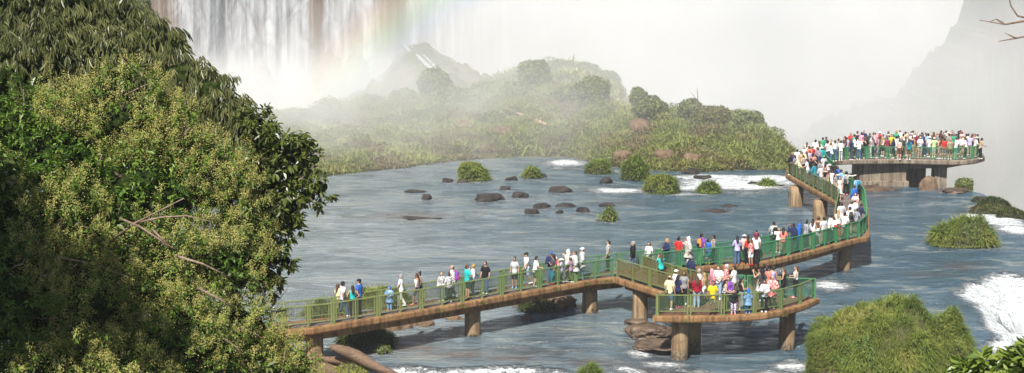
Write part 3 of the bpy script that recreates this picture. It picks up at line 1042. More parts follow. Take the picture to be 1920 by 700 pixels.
# rocky spur with a rivulet
SP = [(610, 260, 226, 215), (650, 260, 226, 192), (690, 260, 226, 172), (725, 260, 226, 140), (750, 260, 226, 110), (775, 260, 225, 98), (800, 260, 224, 92), (830, 260, 222, 106), (870, 260, 218, 134), (910, 260, 214, 164), (960, 260, 210, 196), (1010, 260, 208, 215)]
me, GS, tS = lofted_hill('rocky_spur', SP, seed=25, amp=1.9, nt_=80, ds=.6)
k = N('spur_rock')
nn = k.noise(k.world(), .35, 5, .6)
k.set(col=k.mix(k.mrange(nn, .42, .6), (.06, .075, .025), (.13, .10, .065)), rough=.9)
k.bump(nn, .8, .6)
tag(ob('rocky_spur', me, k.m), kind='structure')
Mwhite = N('white_foam')
nn = Mwhite.noise(Mwhite.world((1, 1, .4)), 1.3, 6, .65)
Mwhite.set(col=Mwhite.mix(Mwhite.mrange(nn, .35, .65), (.16, .17, .16), (.48, .5, .5)), rough=.8)
Mwhite.bump(nn, .5, .3)
rv = MB()
path_px = [(756, 84), (768, 96), (782, 104), (794, 116), (806, 128), (820, 136), (838, 142)]
for off, wd in ((0, .5), (.9, .3)):
    pp = []
    for i, (u, v) in enumerate(path_px):
        q = PD(u, v, 221)
        for dd in np.arange(196, 227, .5):
            q = PD(u + off * 14, v, dd)
            if q.z <= ground_z(GS, q.x, q.y) + .05:
                break
        pp.append(q)
    rv.path(pp, [wd * .2, wd * .45, wd * .35, wd * .5, wd * .6, wd * .65, wd * .8], 8)
tag(ob('rivulet', rv.mesh('rivulet', True), Mwhite.m), kind='structure')

# gorge wall on the right and across the back
def wall(name, sky_px, d, mat, zb=-40, seed=1, thick=30, amp=2.5):
    us = np.array([a for a, b in sky_px], float)
    vs_ = np.array([b for a, b in sky_px], float)
    uu = np.arange(us[0], us[-1], 2.5)
    vv = np.interp(uu, us, vs_)
    top = np.array([PD(a, b, d)[:] for a, b in zip(uu, vv)])
    top[:, 2] += amp * .9 * fbm(uu * .03, 0 * uu, 0, seed, 4) + amp * 1.1 * np.abs(fbm(uu * .11, 0 * uu, 0, seed + 1, 4)) + amp * .5 * np.abs(fbm(uu * .35, 0 * uu, 0, seed + 8, 2))
    rows = []
    for a in np.linspace(0, 1, 50):
        r_ = top.copy()
        r_[:, 2] = zb + (top[:, 2] - zb) * a
        r_[:, 1] = d - (1 - a) * 14 + 3 * fbm(r_[:, 0] * .08, r_[:, 2] * .08, 0, seed + 2, 4)
        rows.append(r_)
    r_ = top.copy()
    r_[:, 1] += thick
    rows.append(r_)
    G = np.array(rows)
    a, b, _ = G.shape
    idx = np.arange(a * b).reshape(a, b)
    Q = np.stack([idx[:-1, :-1], idx[:-1, 1:], idx[1:, 1:], idx[1:, :-1]], -1).reshape(-1, 4)
    return tag(ob(name, mesh_np(name, G.reshape(-1, 3), [Q]), mat), kind='structure')


k = N('gorge_wall')
nn = k.noise(k.world((1, 1, .6)), .12, 6, .6)
k.set(col=k.mix(k.mrange(nn, .4, .62), (.028, .04, .018), (.07, .06, .045)), rough=.95)
k.bump(nn, .8, 1.0)
wall('gorge_cliff', [(1500, 330), (1560, 285), (1600, 258), (1640, 242), (1690, 224), (1735, 212), (1765, 196), (1785, 158), (1815, 132), (1840, 108), (1864, 72), (1880, 30), (1900, -50), (2300, -90)], 330, k.m, seed=81)
wall('gorge_backdrop', [(-400, -200), (400, -190), (1200, -180), (2600, -180)], 420, k.m, seed=91)
# ------------------------------------------------------------------ air: even haze, spray clouds
hz = MB()
hz.box((25, 230, 4), (460, 520, 96))
k = N('haze_air')
k.t.nodes.remove(k.b)
pv = k.n('VolumePrincipled')
pv.inputs['Color'].default_value = (.93, .95, 1, 1)
pv.inputs['Density'].default_value = .00032
pv.inputs['Anisotropy'].default_value = 0.0
k.l(pv.outputs[0], k.out.inputs['Volume'])
tag(ob('haze', hz.mesh('haze'), k.m), kind='stuff')


def spray(name, c, rad, dens, noise_s=.05, contrast=.6, inner=.25, col=(1, 1, 1)):
    k = N(name)
    k.t.nodes.remove(k.b)
    tc = k.n('TexCoord')
    ln = k.n('VectorMath', operation='LENGTH')
    k.l(tc.outputs['Object'], ln.inputs[0])
    fall = k.mrange(ln.outputs['Value'], 1.0, inner)
    nz = k.noise(k.world(), noise_s, 3, .55)
    nzc = k.mrange(nz, .3, .7, 1 - contrast, 1 + contrast)
    de = k.math('MULTIPLY', k.math('MULTIPLY', fall, nzc), dens)
    pv = k.n('VolumePrincipled')
    pv.inputs['Color'].default_value = (*col, 1)
    pv.inputs['Anisotropy'].default_value = -.1
    k.l(de, pv.inputs['Density'])
    k.l(pv.outputs[0], k.out.inputs['Volume'])
    o = ob(name, mesh_np(name, ICO3[0] * 1.02, [ICO3[1]]), k.m)
    o.location = c
    o.scale = rad
    return tag(o, kind='stuff')


spray('spray_plume', (24, 256, 6), (56, 62, 50), .031, .045, .75)
spray('falls_foot_spray', PD(620, 205, 224), (48, 36, 10), .036, .09, .85, .2, (1, .975, .93))
spray('ridge_mist', PD(570, 270, 150), (36, 20, 12), .050, .1)
spray('island_mist', PD(980, 175, 156), (46, 24, 13), .013, .1)
spray('hill_mist', PD(1000, 120, 186), (50, 12, 12), .02, .1)
spray('gorge_mist', (84, 236, -8), (60, 60, 40), .0140)
spray('far_mist', (100, 384, 6), (110, 42, 60), .03)
spray('shore_mist', PD(1340, 230, 152), (30, 22, 11), .007, .1)
# ================================================================== walkways
DZ = 2.0


def edge_pts(lst):
    """(u, v) on the deck, (u, v, 3) on the rail top above it"""
    out = []
    for q in lst:
        p = P(q[0], q[1], q[2] if len(q) > 2 else DZ)
        out.append(Vector((p.x, p.y, DZ)))
    return out


def smooth_chain(pts, step=.5, it=2):
    """resample densely"""
    out = [pts[0]]
    for a, b in zip(pts[:-1], pts[1:]):
        n = max(1, int((b - a).length / step))
        for i in range(1, n + 1):
            out.append(a.lerp(b, i / n))
    for _ in range(it):
        o2 = [out[0]] + [(out[i - 1] + out[i] * 2 + out[i + 1]) / 4 for i in range(1, len(out) - 1)] + [out[-1]]
        out = o2
    return out


def paint_mat(name, green, olive, xa, xb, rust=.35):
    k = N(name)
    p = k.world()
    sx = k.n('SeparateXYZ')
    k.l(p, sx.inputs[0])
    nz = k.noise(p, 1.6, 4, .6)
    nz2 = k.noise(p, 9, 4, .65)
    f = k.mrange(k.math('ADD', sx.outputs[0], k.math('MULTIPLY', nz, 9)), xa, xb)
    c = k.mix(f, olive, green)
    c = k.mix(k.mrange(nz2, .58, .72, 0, rust), c, (.16, .085, .035))
    k.set(col=c, rough=.5, spec=.4)
    return k.m


M_paint = paint_mat('green_rail_paint', (.045, .21, .085), (.19, .22, .075), -2, 16)
M_paint_old = paint_mat('faded_olive_paint', (.085, .17, .06), (.18, .19, .065), -4, 40)
M_wire = paint_mat('green_wire', (.04, .15, .075), (.075, .085, .05), 2, 16, .2)
M_slat = paint_mat('weathered_slats', (.10, .115, .035), (.13, .105, .04), 0, 40, .6)
M_slat_g = paint_mat('green_slats', (.035, .13, .055), (.035, .13, .055), 0, 40, .55)


def conc_mat(name, a, b, stain, moss=(.10, .10, .02), rough=.85, streak=True, wet=None):
    k = N(name)
    p = k.world()
    n1 = k.noise(p, 1.1, 5, .6)
    n2 = k.noise(p, 9, 5, .65)
    n3 = k.noise(k.world((3.2, 3.2, .22)), 1.5, 6, .65)
    c = k.mix(k.mrange(n1, .35, .65), a, b)
    if streak:
        c = k.mix(k.mrange(n3, .44, .60, 0, .85), c, stain)
    c = k.mix(k.mrange(n2, .52, .72, 0, .5), c, tuple(x * .5 for x in a))
    c = k.mix(k.mrange(k.noise(p, 2.6, 4, .7), .62, .72, 0, .7), c, moss)
    if wet is not None:
        sx = k.n('SeparateXYZ')
        k.l(p, sx.inputs[0])
        wl = k.mrange(k.math('ADD', sx.outputs[2], k.math('MULTIPLY', n1, .4)), wet, wet + .35, .8, 0)
        c = k.mix(wl, c, k.mix(k.mrange(n2, .45, .6), (.10, .075, .05), (.30, .24, .17)))
    k.set(col=c, rough=rough, spec=.25)
    k.bump(n2, .5, .03)
    return k.m


M_edge = conc_mat('rusty_concrete_edge', (.225, .118, .048), (.30, .175, .08), (.105, .055, .026))
M_pillar = conc_mat('pillar_concrete', (.25, .165, .092), (.35, .25, .145), (.13, .08, .046), (.16, .12, .07), wet=.1)
M_conc = conc_mat('grey_brown_concrete', (.21, .165, .12), (.29, .24, .18), (.12, .09, .065), (.12, .11, .06))
M_deck = conc_mat('grey_deck', (.15, .125, .11), (.20, .17, .15), (.10, .075, .06), (.12, .10, .07))
k = N('brown_deck_boards')
br = k.n('TexWave')
br.inputs['Scale'].default_value = 2.6
k.l(k.world((0, 1, 1)), br.inputs[0])
br.bands_direction = 'Y'
nn = k.noise(k.world((3, .6, 1)), 2, 4)
c = k.mix(k.mrange(nn, .35, .65), (.115, .055, .032), (.19, .10, .06))
c = k.mix(k.mrange(br.outputs['Fac'], .06, .0, 0, .8), c, (.03, .018, .012))
k.set(col=c, rough=.75)
M_boards = k.m


def deck_mesh(outline, zt, zb):
    bm = bmesh.new()
    t = [bm.verts.new((p.x, p.y, zt)) for p in outline]
    b = [bm.verts.new((p.x, p.y, zb)) for p in outline]
    n = len(outline)
    bm.faces.new(t)
    bm.faces.new(b[::-1])
    for i in range(n):
        bm.faces.new((t[i], b[i], b[(i + 1) % n], t[(i + 1) % n]))
    bmesh.ops.recalc_face_normals(bm, faces=bm.faces)
    bmesh.ops.triangulate(bm, faces=[f for f in bm.faces if len(f.verts) > 4])
    me = bpy.data.meshes.new('deck')
    bm.to_mesh(me)
    bm.free()
    return me


def edge_beam(mb, chain, out_sign, h=.36, outw=.13, inw=.16, top=.045):
    """rounded kerb beam along a chain; out_sign +1: outside is to the right of travel"""
    prof = [(-inw, top), (outw - .05, top), (outw - .012, top - .035), (outw, top - .09), (outw, top - h + .1), (outw - .03, top - h + .03), (outw - .09, top - h), (-inw, top - h)]
    rings = []
    for i, p in enumerate(chain):
        t = (chain[min(i + 1, len(chain) - 1)] - chain[max(i - 1, 0)])
        t.z = 0
        t.normalize()
        nrm = Vector((t.y, -t.x, 0)) * out_sign
        rings.append([Vector((p.x + nrm.x * a, p.y + nrm.y * a, DZ + b)) for a, b in prof])
    mb.loft(rings)


def along(chain, s):
    """point at arc length s"""
    for a, b in zip(chain[:-1], chain[1:]):
        L = (b - a).length
        if s <= L:
            return a.lerp(b, s / max(L, 1e-6))
        s -= L
    return chain[-1].copy()


def clen(c):
    return sum((b - a).length for a, b in zip(c[:-1], c[1:]))


def panel(parent, a, b, kind, mat, mid=True, inset=.0, pw=.055):
    """one railing panel between two deck points (local to parent)"""
    d = b - a
    L = d.length
    if L < .25:
        return
    ang = math.atan2(d.y, d.x)
    cr, sr = math.cos(ang), math.sin(ang)

    def W(x, y, z):
        return Vector((a.x + x * cr - y * sr, a.y + x * sr + y * cr, DZ + .03 + z))
    mb = MB()

    def bar(x0, z0, x1, z1, w_, t_):
        mx, mz = (x0 + x1) / 2, (z0 + z1) / 2
        mb.box(W(mx, 0, mz), (abs(x1 - x0) + (w_ if x0 == x1 else 0), t_, abs(z1 - z0) + (w_ if z0 == z1 else 0)), ang)
    H = 1.0
    e = .045
    bar(e, 0, e, H, pw * 1.3, .07)
    bar(L - e, 0, L - e, H, pw * 1.3, .07)
    nmid = 1 if (mid and L > 1.9) else 0
    if nmid:
        bar(L / 2, 0, L / 2, H, pw * 1.2, .07)
    xsegs = [e, L / 2, L - e] if nmid else [e, L - e]
    bar(0, H + .02, L, H + .02, .05, .075)
    bar(e, .20, L - e, .20, .04, .04)
    if kind != 'slat':
        for x0, x1 in zip(xsegs[:-1], xsegs[1:]):
            w_ = x1 - x0
            bar(x0 + .13, .2, x0 + .13, H, .035, .035)
            bar(x1 - .13, .2, x1 - .13, H, .035, .035)
            bar(x0, H - .14, x1, H - .14, .025, .03) if False else None
    # little foot brackets
    for x in xsegs:
        mb.box(W(x, -.0, .015), (.14, .16, .03), ang)
        mb.box(W(x, 0, .09), (.06, .13, .14), ang)
    fr = ob('railing_panel', mb.mesh('railing_panel'), mat, parent)
    ib = MB()
    if kind == 'slat':
        z = .24
        while z < H - .05:
            for x0, x1 in zip(xsegs[:-1], xsegs[1:]):
                ib.box(W((x0 + x1) / 2, .012, z), (x1 - x0 - .07, .012, .062), ang)
            z += .082
        for x0, x1 in zip(xsegs[:-1], xsegs[1:]):
            for xx in (x0 + .1, x1 - .1):
                ib.box(W(xx, -.014, .6), (.03, .02, .78), ang)
        ob('slats', ib.mesh('slats'), M_slat if mat is M_paint_old else M_slat_g, fr)
    else:
        sx = .05 if kind == 'bars' else .062
        sz = .24 if kind == 'bars' else .062
        r = .0036 if parent.name.startswith('viewing') or a.x + parent.location.x < 6 else .0058
        x = e + .05
        while x < L - e - .02:
            ib.box(W(x, 0, (.2 + H) / 2), (r * 2, r * 2, H - .22), ang)
            x += sx
        z = .2 + sz
        while z < H - .03:
            ib.box(W(L / 2, .006, z), (L - 2 * e - .06, r * 2, r * 2), ang)
            z += sz
        ob('wire_mesh', ib.mesh('wire_mesh'), M_wire, fr)


def railing(parent, chain, kind, mat, plen=2.5, gap=.05, mid=True, inset=.12, sign=1):
    # shift railing inwards from the edge
    ch = []
    for i, p in enumerate(chain):
        t = chain[min(i + 1, len(chain) - 1)] - chain[max(i - 1, 0)]
        t.z = 0
        t.normalize()
        ch.append(p - Vector((t.y, -t.x, 0)) * sign * inset)
    L = clen(ch)
    n = max(1, round(L / plen))
    for i in range(n):
        a = along(ch, L * i / n)
        b = along(ch, L * (i + 1) / n)
        d = (b - a).normalized()
        kk = kind(a) if callable(kind) else kind
        panel(parent, a + d * gap / 2 - parent.location, b - d * gap / 2 - parent.location, kk, mat(a) if callable(mat) else mat, mid)


def pillar(parent, u, v, rad, zt, label=None, zb=-.9, name='pillar', back=.6):
    c = P(u, v, DZ)
    mb = MB()
    n = 28
    rings = []
    for z, r in ((zb, rad * 1.02), (.1, rad), (1.0, rad * .985), (zt, rad * .98)):
        rings.append([Vector((math.cos(2 * PI * q / n) * r, math.sin(2 * PI * q / n) * r, z)) for q in range(n)])
    mb.loft(rings)
    o = ob(name, mb.mesh(name, True), M_pillar, parent)
    o.location = Vector((c.x, c.y + back, 0)) - parent.location
    return o


# ---------------------------------------------------------------- footbridge
A_px = [(430, 626), (500, 622), (589, 616.6), (598, 614), (694, 598.5), (739, 591.5), (819, 577.5), (862, 570), (907, 562), (946, 555), (987, 548), (1026, 541), (1066, 533.8), (1096, 528), (1124, 523), (1153, 521)]
C_A = edge_pts(A_px)
B_px = [(430, 572, 3), (573, 566, 3), (617, 560, 3), (712, 545, 3), (810, 529, 3), (943, 507, 3), (1004, 496.5, 3), (1060, 487.5, 3), (1131, 478, 3), (1177, 474.3, 3), (1238, 468, 3), (1288, 464, 3), (1358, 455.5, 3), (1425, 446.5, 3)]
C_Dl = edge_pts([(1153, 521), (1178, 529), (1203, 537), (1229, 545), (1283, 561)])
C_Dr = edge_pts([(1207, 514), (1246, 527), (1288, 541), (1333, 551)])
C_F = edge_pts([(1207, 514), (1247, 508.5), (1300, 502), (1345, 499.5), (1393, 495.8), (1437, 491), (1465, 485), (1492, 478.5), (1518, 472), (1542, 465.6), (1567, 458.5), (1591, 452), (1613, 447)])
# back edge of the right arm: parallel, 1.5 m behind the front one
off = []
for i in range(5, len(C_F)):
    t = (C_F[min(i + 1, len(C_F) - 1)] - C_F[i - 1]).normalized()
    off.append(C_F[i] + Vector((-t.y, t.x, 0)) * 1.55)
C_R = smooth_chain(edge_pts([(1613, 447), (1621, 443), (1628.5, 418, 3), (1627.5, 380, 3), (1624, 354, 3), (1612, 345, 3), (1595, 338, 3)]) + edge_pts([(1545, 309)]), .5, 3)
inner = P(1570, 381, DZ)
tipL = P(1476, 328, DZ)
I1 = off[-1] + Vector((-.4, .1, 0))
off = off[:-1] + [I1]
C_B = edge_pts(B_px) + off[1:]
C_L = [I1.copy(), Vector((I1.x + .7, I1.y + 3.4, DZ)), Vector((inner.x, inner.y, DZ)), Vector((tipL.x, tipL.y, DZ))]
C_back2 = edge_pts([(1476, 328), (1477, 318), (1500, 306), (1530, 296), (1560, 290), (1580, 286)])

fb = tag(empty('footbridge', (C_A[4].x, C_A[4].y, 0)), 'long zigzag footbridge with green railings crossing the river on round concrete pillars', 'footbridge')
O = fb.location
sA, sB, sF, sDl, sDr = [smooth_chain(c, .5, 2) for c in (C_A, C_B, C_F, C_Dl, C_Dr)]
sL = smooth_chain(C_L, .5, 1)
sK = smooth_chain(C_back2, .5, 2)
out = C_A + C_Dl[1:] + C_Dr[::-1] + C_F[1:] + C_R[1:] + [Vector((P(1580, 300).x, P(1572, 300, DZ).y, DZ))] + C_back2[::-1] + C_L[:-1][::-1] + C_B[::-1][1:]
# strip deck: several convex-ish pieces at slightly different heights so none is coplanar
pieces = [C_A + C_Dl[1:3] + [C_Dr[1], C_F[1]] + [p for p in C_B[::-1] if p.x < C_F[2].x],
          C_Dl[1:] + C_Dr[::-1],
          C_F + [C_R[2], I1] + [p for p in C_B[::-1] if p.x > C_F[0].x + .3][1:],
          [C_F[-1]] + C_R[1:] + [C_L[3], C_L[2], C_L[1], C_L[0]],
          [C_L[3], C_R[-1]] + edge_pts([(1572, 300), (1580, 286)]) + C_back2[::-1][1:-1]]
bmx = []
for i, pc in enumerate(pieces):
    me = deck_mesh([p - O for p in pc], DZ - .004 * i, DZ - .22 - .004 * i)
    ob('deck', me, M_deck, fb)
mb = MB()
mv = lambda ch: [Vector((p.x - O.x, p.y - O.y, p.z)) for p in ch]
for ch, sgn in ((sA, 1), (sDl, 1), (sF, 1), (C_R, 1), (sL, -1), (sB, -1), (sDr, -1), (sK, -1)):
    edge_beam(mb, mv(ch), sgn)
ob('edge_beam', mb.mesh('edge_beam', False), M_edge, fb)
# girder under the middle line
mb = MB()


def girder(chA, chB, w_=.5, z0=1.3, z1=1.77, n=60):
    La, Lb = clen(chA), clen(chB)
    rings = []
    mids = [(along(chA, La * i / n) + along(chB, Lb * i / n)) / 2 for i in range(n + 1)]
    for i, p in enumerate(mids):
        t = (mids[min(i + 1, n)] - mids[max(i - 1, 0)]).normalized()
        q = Vector((t.y, -t.x, 0)) * w_ / 2
        rings.append([Vector((p.x + q.x - O.x, p.y + q.y - O.y, z0)), Vector((p.x + q.x - O.x, p.y + q.y - O.y, z1)), Vector((p.x - q.x - O.x, p.y - q.y - O.y, z1)), Vector((p.x - q.x - O.x, p.y - q.y - O.y, z0))])
    mb.loft(rings)


Bl = [p for p in sB if p.x < C_A[-1].x + 1]
girder(sA, Bl, .62)
girder(sDl, sDr, .6)
Br = [p for p in sB if p.x > C_F[0].x]
girder(sF, Br, .6)
Rr = [p for p in C_R]
girder(Rr, sL, .7)
ob('girder', mb.mesh('girder'), M_edge, fb)
for (u, v, r, bk) in [(584, 617, .44, .95), (885, 566, .42, .98), (1108, 525.5, .42, .98), (1204, 538, .42, 1.1), (1412, 494, .42, .95), (1590, 452, .42, 1.0), (1545, 369, .52, 1.25), (1499, 343, .55, 1.25)]:
    pillar(fb, u, v, r, 1.55, back=bk)


def kindA(p):
    return 'bars' if p.x < C_A[4].x - .5 else 'mesh'


railing(fb, sA, kindA, M_paint, 2.55)
railing(fb, sDl, 'slat', M_paint_old, 2.5)
railing(fb, sDr, 'slat', M_paint_old, 2.5, sign=-1)
railing(fb, sF, 'mesh', M_paint, 2.5)
railing(fb, C_R, 'mesh', M_paint, 2.3)
railing(fb, sL, 'slat', M_paint_old, 2.3, sign=-1)
railing(fb, sB, 'mesh', M_paint, 2.6, sign=-1)
railing(fb, sK, 'mesh', M_paint, 2.4, sign=-1)

# ---------------------------------------------------------------- near platform
NPf = edge_pts([(1228, 593.5), (1260, 594), (1300, 594), (1357, 593.5), (1414, 590.5), (1440, 587.5), (1466, 583), (1504, 572), (1531, 560)])
NPl = edge_pts([(1283, 561), (1228, 593.5)])
NPb = edge_pts([(1531, 560), (1475, 556), (1402, 553), (1333, 551)])
npf = tag(empty('viewing_platform', (P(1380, 575, DZ).x, P(1380, 575, DZ).y, 0)), 'near rounded viewing platform with brown deck standing on three round pillars', 'viewing platform')
O = npf.location
sNf, sNl, sNb = smooth_chain(NPf, .4, 3), smooth_chain(NPl, .4, 1), smooth_chain(NPb, .4, 1)
ob('deck', deck_mesh([p - O for p in NPf + NPb[1:] + NPl[:1]], DZ + .002, DZ - .24), M_boards, npf)
mb = MB()
mv = lambda ch: [Vector((p.x - O.x, p.y - O.y, p.z)) for p in ch]
edge_beam(mb, mv(sNf), 1, h=.34, outw=.17)
edge_beam(mb, mv(sNl), 1, h=.33, outw=.12)
edge_beam(mb, mv(sNb), 1, h=.33, outw=.12)
ob('edge_beam', mb.mesh('edge_beam'), M_edge, npf)
for (u, v, r, bk) in [(1279, 594, .43, .85), (1310, 594, .43, 2.5), (1483.5, 578, .41, .95)]:
    pillar(npf, u, v, r, 1.82, zb=-1.2, back=bk)
for ch, kd, mt, pl in ((sNf, 'mesh', M_paint_old, 1.62), (sNl, 'slat', M_paint_old, 1.9), (sNb, 'mesh', M_paint, 1.8)):
    railing(npf, ch, kd, mt, pl, mid=False)

# ---------------------------------------------------------------- far platform
FPf = edge_pts([(1545, 309), (1572, 301), (1620, 300), (1700, 299.5), (1765, 301.5), (1805, 302), (1828, 299.5), (1843, 295)])
FPb = edge_pts([(1843, 295), (1841, 288), (1815, 282), (1700, 281), (1580, 283)])
fpf = tag(empty('viewing_platform', (P(1700, 299, DZ).x, P(1700, 299, DZ).y, 0)), 'far crowded viewing platform on a stained concrete wall and square pier at the brink', 'viewing platform')
O = fpf.location
sFf, sFb = smooth_chain(FPf, .4, 2), smooth_chain(FPb, .4, 2)
ob('deck', deck_mesh([p - O for p in FPf + FPb[1:]], DZ + .003, DZ - .26), M_deck, fpf)
mb = MB()
mv = lambda ch: [Vector((p.x - O.x, p.y - O.y, p.z)) for p in ch]
edge_beam(mb, mv(sFf), 1, h=.40, outw=.16)
edge_beam(mb, mv(sFb), 1, h=.40, outw=.16)
ob('edge_beam', mb.mesh('edge_beam'), M_conc, fpf)


def fx_(u, d=130.6):
    return (u - CX) / F * d


def slab(name, u0, u1, d0, d1, z0, z1, mat=M_conc):
    m = MB()
    x0, x1 = fx_(u0), fx_(u1)
    m.box(((x0 + x1) / 2 - O.x, (d0 + d1) / 2 - O.y, (z0 + z1) / 2), (x1 - x0, d1 - d0, z1 - z0))
    o_ = ob(name, m.mesh(name), mat, fpf)
    bv = o_.modifiers.new('bevel', 'BEVEL')
    bv.width = .03
    bv.segments = 2
    return o_


slab('support_wall', 1619, 1708, 130.55, 133.6, -.6, 1.62)
slab('wall_footing', 1614, 1712, 130.25, 133.9, -.7, .14)
slab('pier', 1760.5, 1783.5, 130.3, 131.5, -1.0, 1.92)
slab('rear_pier', 1716, 1761, 133.2, 134.4, -1.0, 1.66)
slab('cross_beam', 1695, 1760, 130.34, 131.2, 1.22, 1.66)
m = MB()
x0, x1 = fx_(1783.7) - O.x, fx_(1842) - O.x
y0, y1 = 130.36 - O.y, 131.4 - O.y
m.loft([[Vector((x0, y0, 1.25)), Vector((x0, y0, 1.655)), Vector((x0, y1, 1.655)), Vector((x0, y1, 1.25))], [Vector((x1, y0 + .6, 1.60)), Vector((x1, y0 + .6, 1.652)), Vector((x1, y1 + .6, 1.652)), Vector((x1, y1 + .6, 1.60))]])
ob('bracket', m.mesh('bracket'), M_conc, fpf)
railing(fpf, sFf, lambda p: 'slat' if p.x < FPf[1].x - .3 else 'bars', M_paint, 1.75, mid=False)
railing(fpf, sFb, 'mesh', M_paint, 2.4)
# lit rock standing between the piers
o = ob('boulder', blob_mesh('boulder', (.75, .6, 1.0), 611, .3, 1.4, False, 0, .5), M_rock_brown, None, P(1741, 357, 0) + Vector((0, .3, .1)))
tag(o, 'pointed brown rock leaning between the far platform piers', 'rock')
# grey concrete block behind the near platform
m = MB()
c = P(1394, 560, DZ)
m.box((0, 0, 0), (.62, .5, .9))
m.box((0, .0, .47), (.7, .56, .05))
o = ob('concrete_block', m.mesh('concrete_block'), M_conc, None, (c.x, c.y + 1.3, 2.15))
tag(o, 'pale mossy concrete block standing behind the near platform railing', 'concrete block')
bv = o.modifiers.new('bevel', 'BEVEL')
bv.width = .02

# weeds growing on the kerbs
WEEDS = [(1044, 541, 'yellow green weed tuft hanging on the kerb before the second pillar'), (1102, 531, 'weed tuft on the kerb right above the second pillar'), (1132, 527, 'weed tuft on the kerb left of the footbridge bend'), (868, 573, 'weed tuft on the kerb just left of the single pillar'), (905, 566, 'weed tuft on the kerb just right of the single pillar'),
         (1142, 525, 'dense weed clump at the kerb by the footbridge bend'), (1492, 481, 'small weed on the right arm kerb under the coral shirt'), (1520, 475, 'small weed on the right arm kerb under the long dark hair'), (825, 581, 'small weed on the kerb between boulder and pillar'), (1284, 600, 'small weed on the near platform kerb above its left pillar'), (1470, 589, 'small weed on the near platform kerb above its right pillar'),
         (1572, 303, 'weeds hanging at the left corner of the far platform'), (1640, 304, 'weeds hanging over the top of the concrete wall'), (1668, 303, 'second weed patch over the concrete wall right of the first')]
for i, (u, v, lab) in enumerate(WEEDS):
    c = P(u, v, DZ)
    r = np.random.default_rng(900 + i)
    n = 60
    S = sphere_pts(n, 900 + i, -.6)
    Pt = S * np.array([.30, .10, .13]) * r.uniform(.3, 1, n)[:, None]
    V, Q, T, A = leafquads(Pt, S, .09, 900 + i)
    tag(ob('weed_tuft', mesh_np('weed_tuft', V, [Q], attrs={'rnd': A}, smooth=False), M_bush_y, None, (c.x, c.y - .16, DZ - .05)), lab, 'weed', 'weeds on the kerbs')
# ================================================================== people
class Fig:
    """solid primitives in the person's own frame (facing +Y, z up, 1.72 m tall), fused by a voxel remesh"""

    def __init__(s):
        s.mb = MB()

    def cap(s, p0, p1, r0, r1, n=12, flat=1.0, axis=None):
        p0, p1 = Vector(p0), Vector(p1)
        d = p1 - p0
        L = d.length
        d = d / L if L > 1e-6 else Vector((0, 0, 1))
        a = Vector(axis) if axis else d.orthogonal()
        a = (a - d * a.dot(d)).normalized()
        b = d.cross(a)
        rings = []
        for q in (-80, -45, -15):
            t = math.radians(q)
            rings.append((p0 + d * r0 * math.sin(t), r0 * math.cos(t)))
        for q in (15, 45, 80):
            t = math.radians(q)
            rings.append((p1 + d * r1 * math.sin(t), r1 * math.cos(t)))
        s.mb.loft([[c + (a * math.cos(2 * PI * k / n) + b * math.sin(2 * PI * k / n) * flat) * r for k in range(n)] for c, r in rings])

    def stack(s, rings, n=20):
        s.mb.loft([[Vector((x + rx * math.cos(2 * PI * k / n), y + ry * math.sin(2 * PI * k / n), z)) for k in range(n)] for (x, y, z, rx, ry) in rings])

    def ell(s, c, r, n=12, m=8):
        rings = []
        for i in range(1, m):
            t = -PI / 2 + PI * i / m
            rings.append([Vector((c[0] + r[0] * math.cos(t) * math.cos(2 * PI * k / n), c[1] + r[1] * math.cos(t) * math.sin(2 * PI * k / n), c[2] + r[2] * math.sin(t))) for k in range(n)])
        s.mb.loft(rings)

    def fuse(s, name, voxel):
        me = s.mb.mesh('tmp')
        o = bpy.data.objects.new('tmp', me)
        COL.objects.link(o)
        m = o.modifiers.new('r', 'REMESH')
        m.mode = 'VOXEL'
        m.voxel_size = voxel
        m.use_smooth_shade = True
        m2 = o.modifiers.new('s', 'SMOOTH')
        m2.iterations = 2
        m2.factor = .5
        dg = bpy.context.evaluated_depsgraph_get()
        dg.update()
        r = bpy.data.meshes.new_from_object(o.evaluated_get(dg))
        r.name = name
        bpy.data.objects.remove(o)
        bpy.data.meshes.remove(me)
        return r


# pose: arms (elbow, wrist) for the right side (+x) and left side, legs, forward lean in degrees
POSES = {
    'stand': dict(R=((.235, -.02, 1.14), (.25, .06, .90)), L=((.235, -.03, 1.14), (.245, .05, .90))),
    'rail': dict(R=((.25, .10, 1.15), (.17, .34, 1.10)), L=((.25, .10, 1.15), (.15, .34, 1.10)), lean=9),
    'photo': dict(R=((.25, .17, 1.24), (.09, .31, 1.50)), L=((.25, .17, 1.24), (.09, .31, 1.50))),
    'armup': dict(R=((.30, .12, 1.52), (.34, .24, 1.78)), L=((.235, -.02, 1.14), (.2, .14, .96))),
    'walk': dict(R=((.235, -.12, 1.16), (.25, -.10, .92)), L=((.235, .10, 1.15), (.22, .26, .95)), legs=((.12, .20, -.16), (-.05, -.22, .10)), lean=3),
    'hips': dict(R=((.36, -.10, 1.16), (.20, .02, 1.0)), L=((.36, -.10, 1.16), (.20, .02, 1.0))),
    'hold': dict(R=((.245, .04, 1.15), (.08, .25, 1.17)), L=((.245, .04, 1.15), (.10, .24, 1.10))),
    'point': dict(R=((.42, .16, 1.40), (.62, .30, 1.46)), L=((.235, -.02, 1.14), (.24, .05, .90)), lean=4),
    'face': dict(R=((.25, .15, 1.22), (.07, .20, 1.48)), L=((.235, -.03, 1.14), (.245, .05, .90))),
    'bend': dict(R=((.22, .12, 1.14), (.16, .30, .98)), L=((.22, .12, 1.14), (.14, .32, 1.0)), lean=24),
    'sit': dict(R=((.22, .08, 1.16), (.10, .24, 1.05)), L=((.22, .08, 1.16), (.10, .24, 1.05)), sit=True),
}


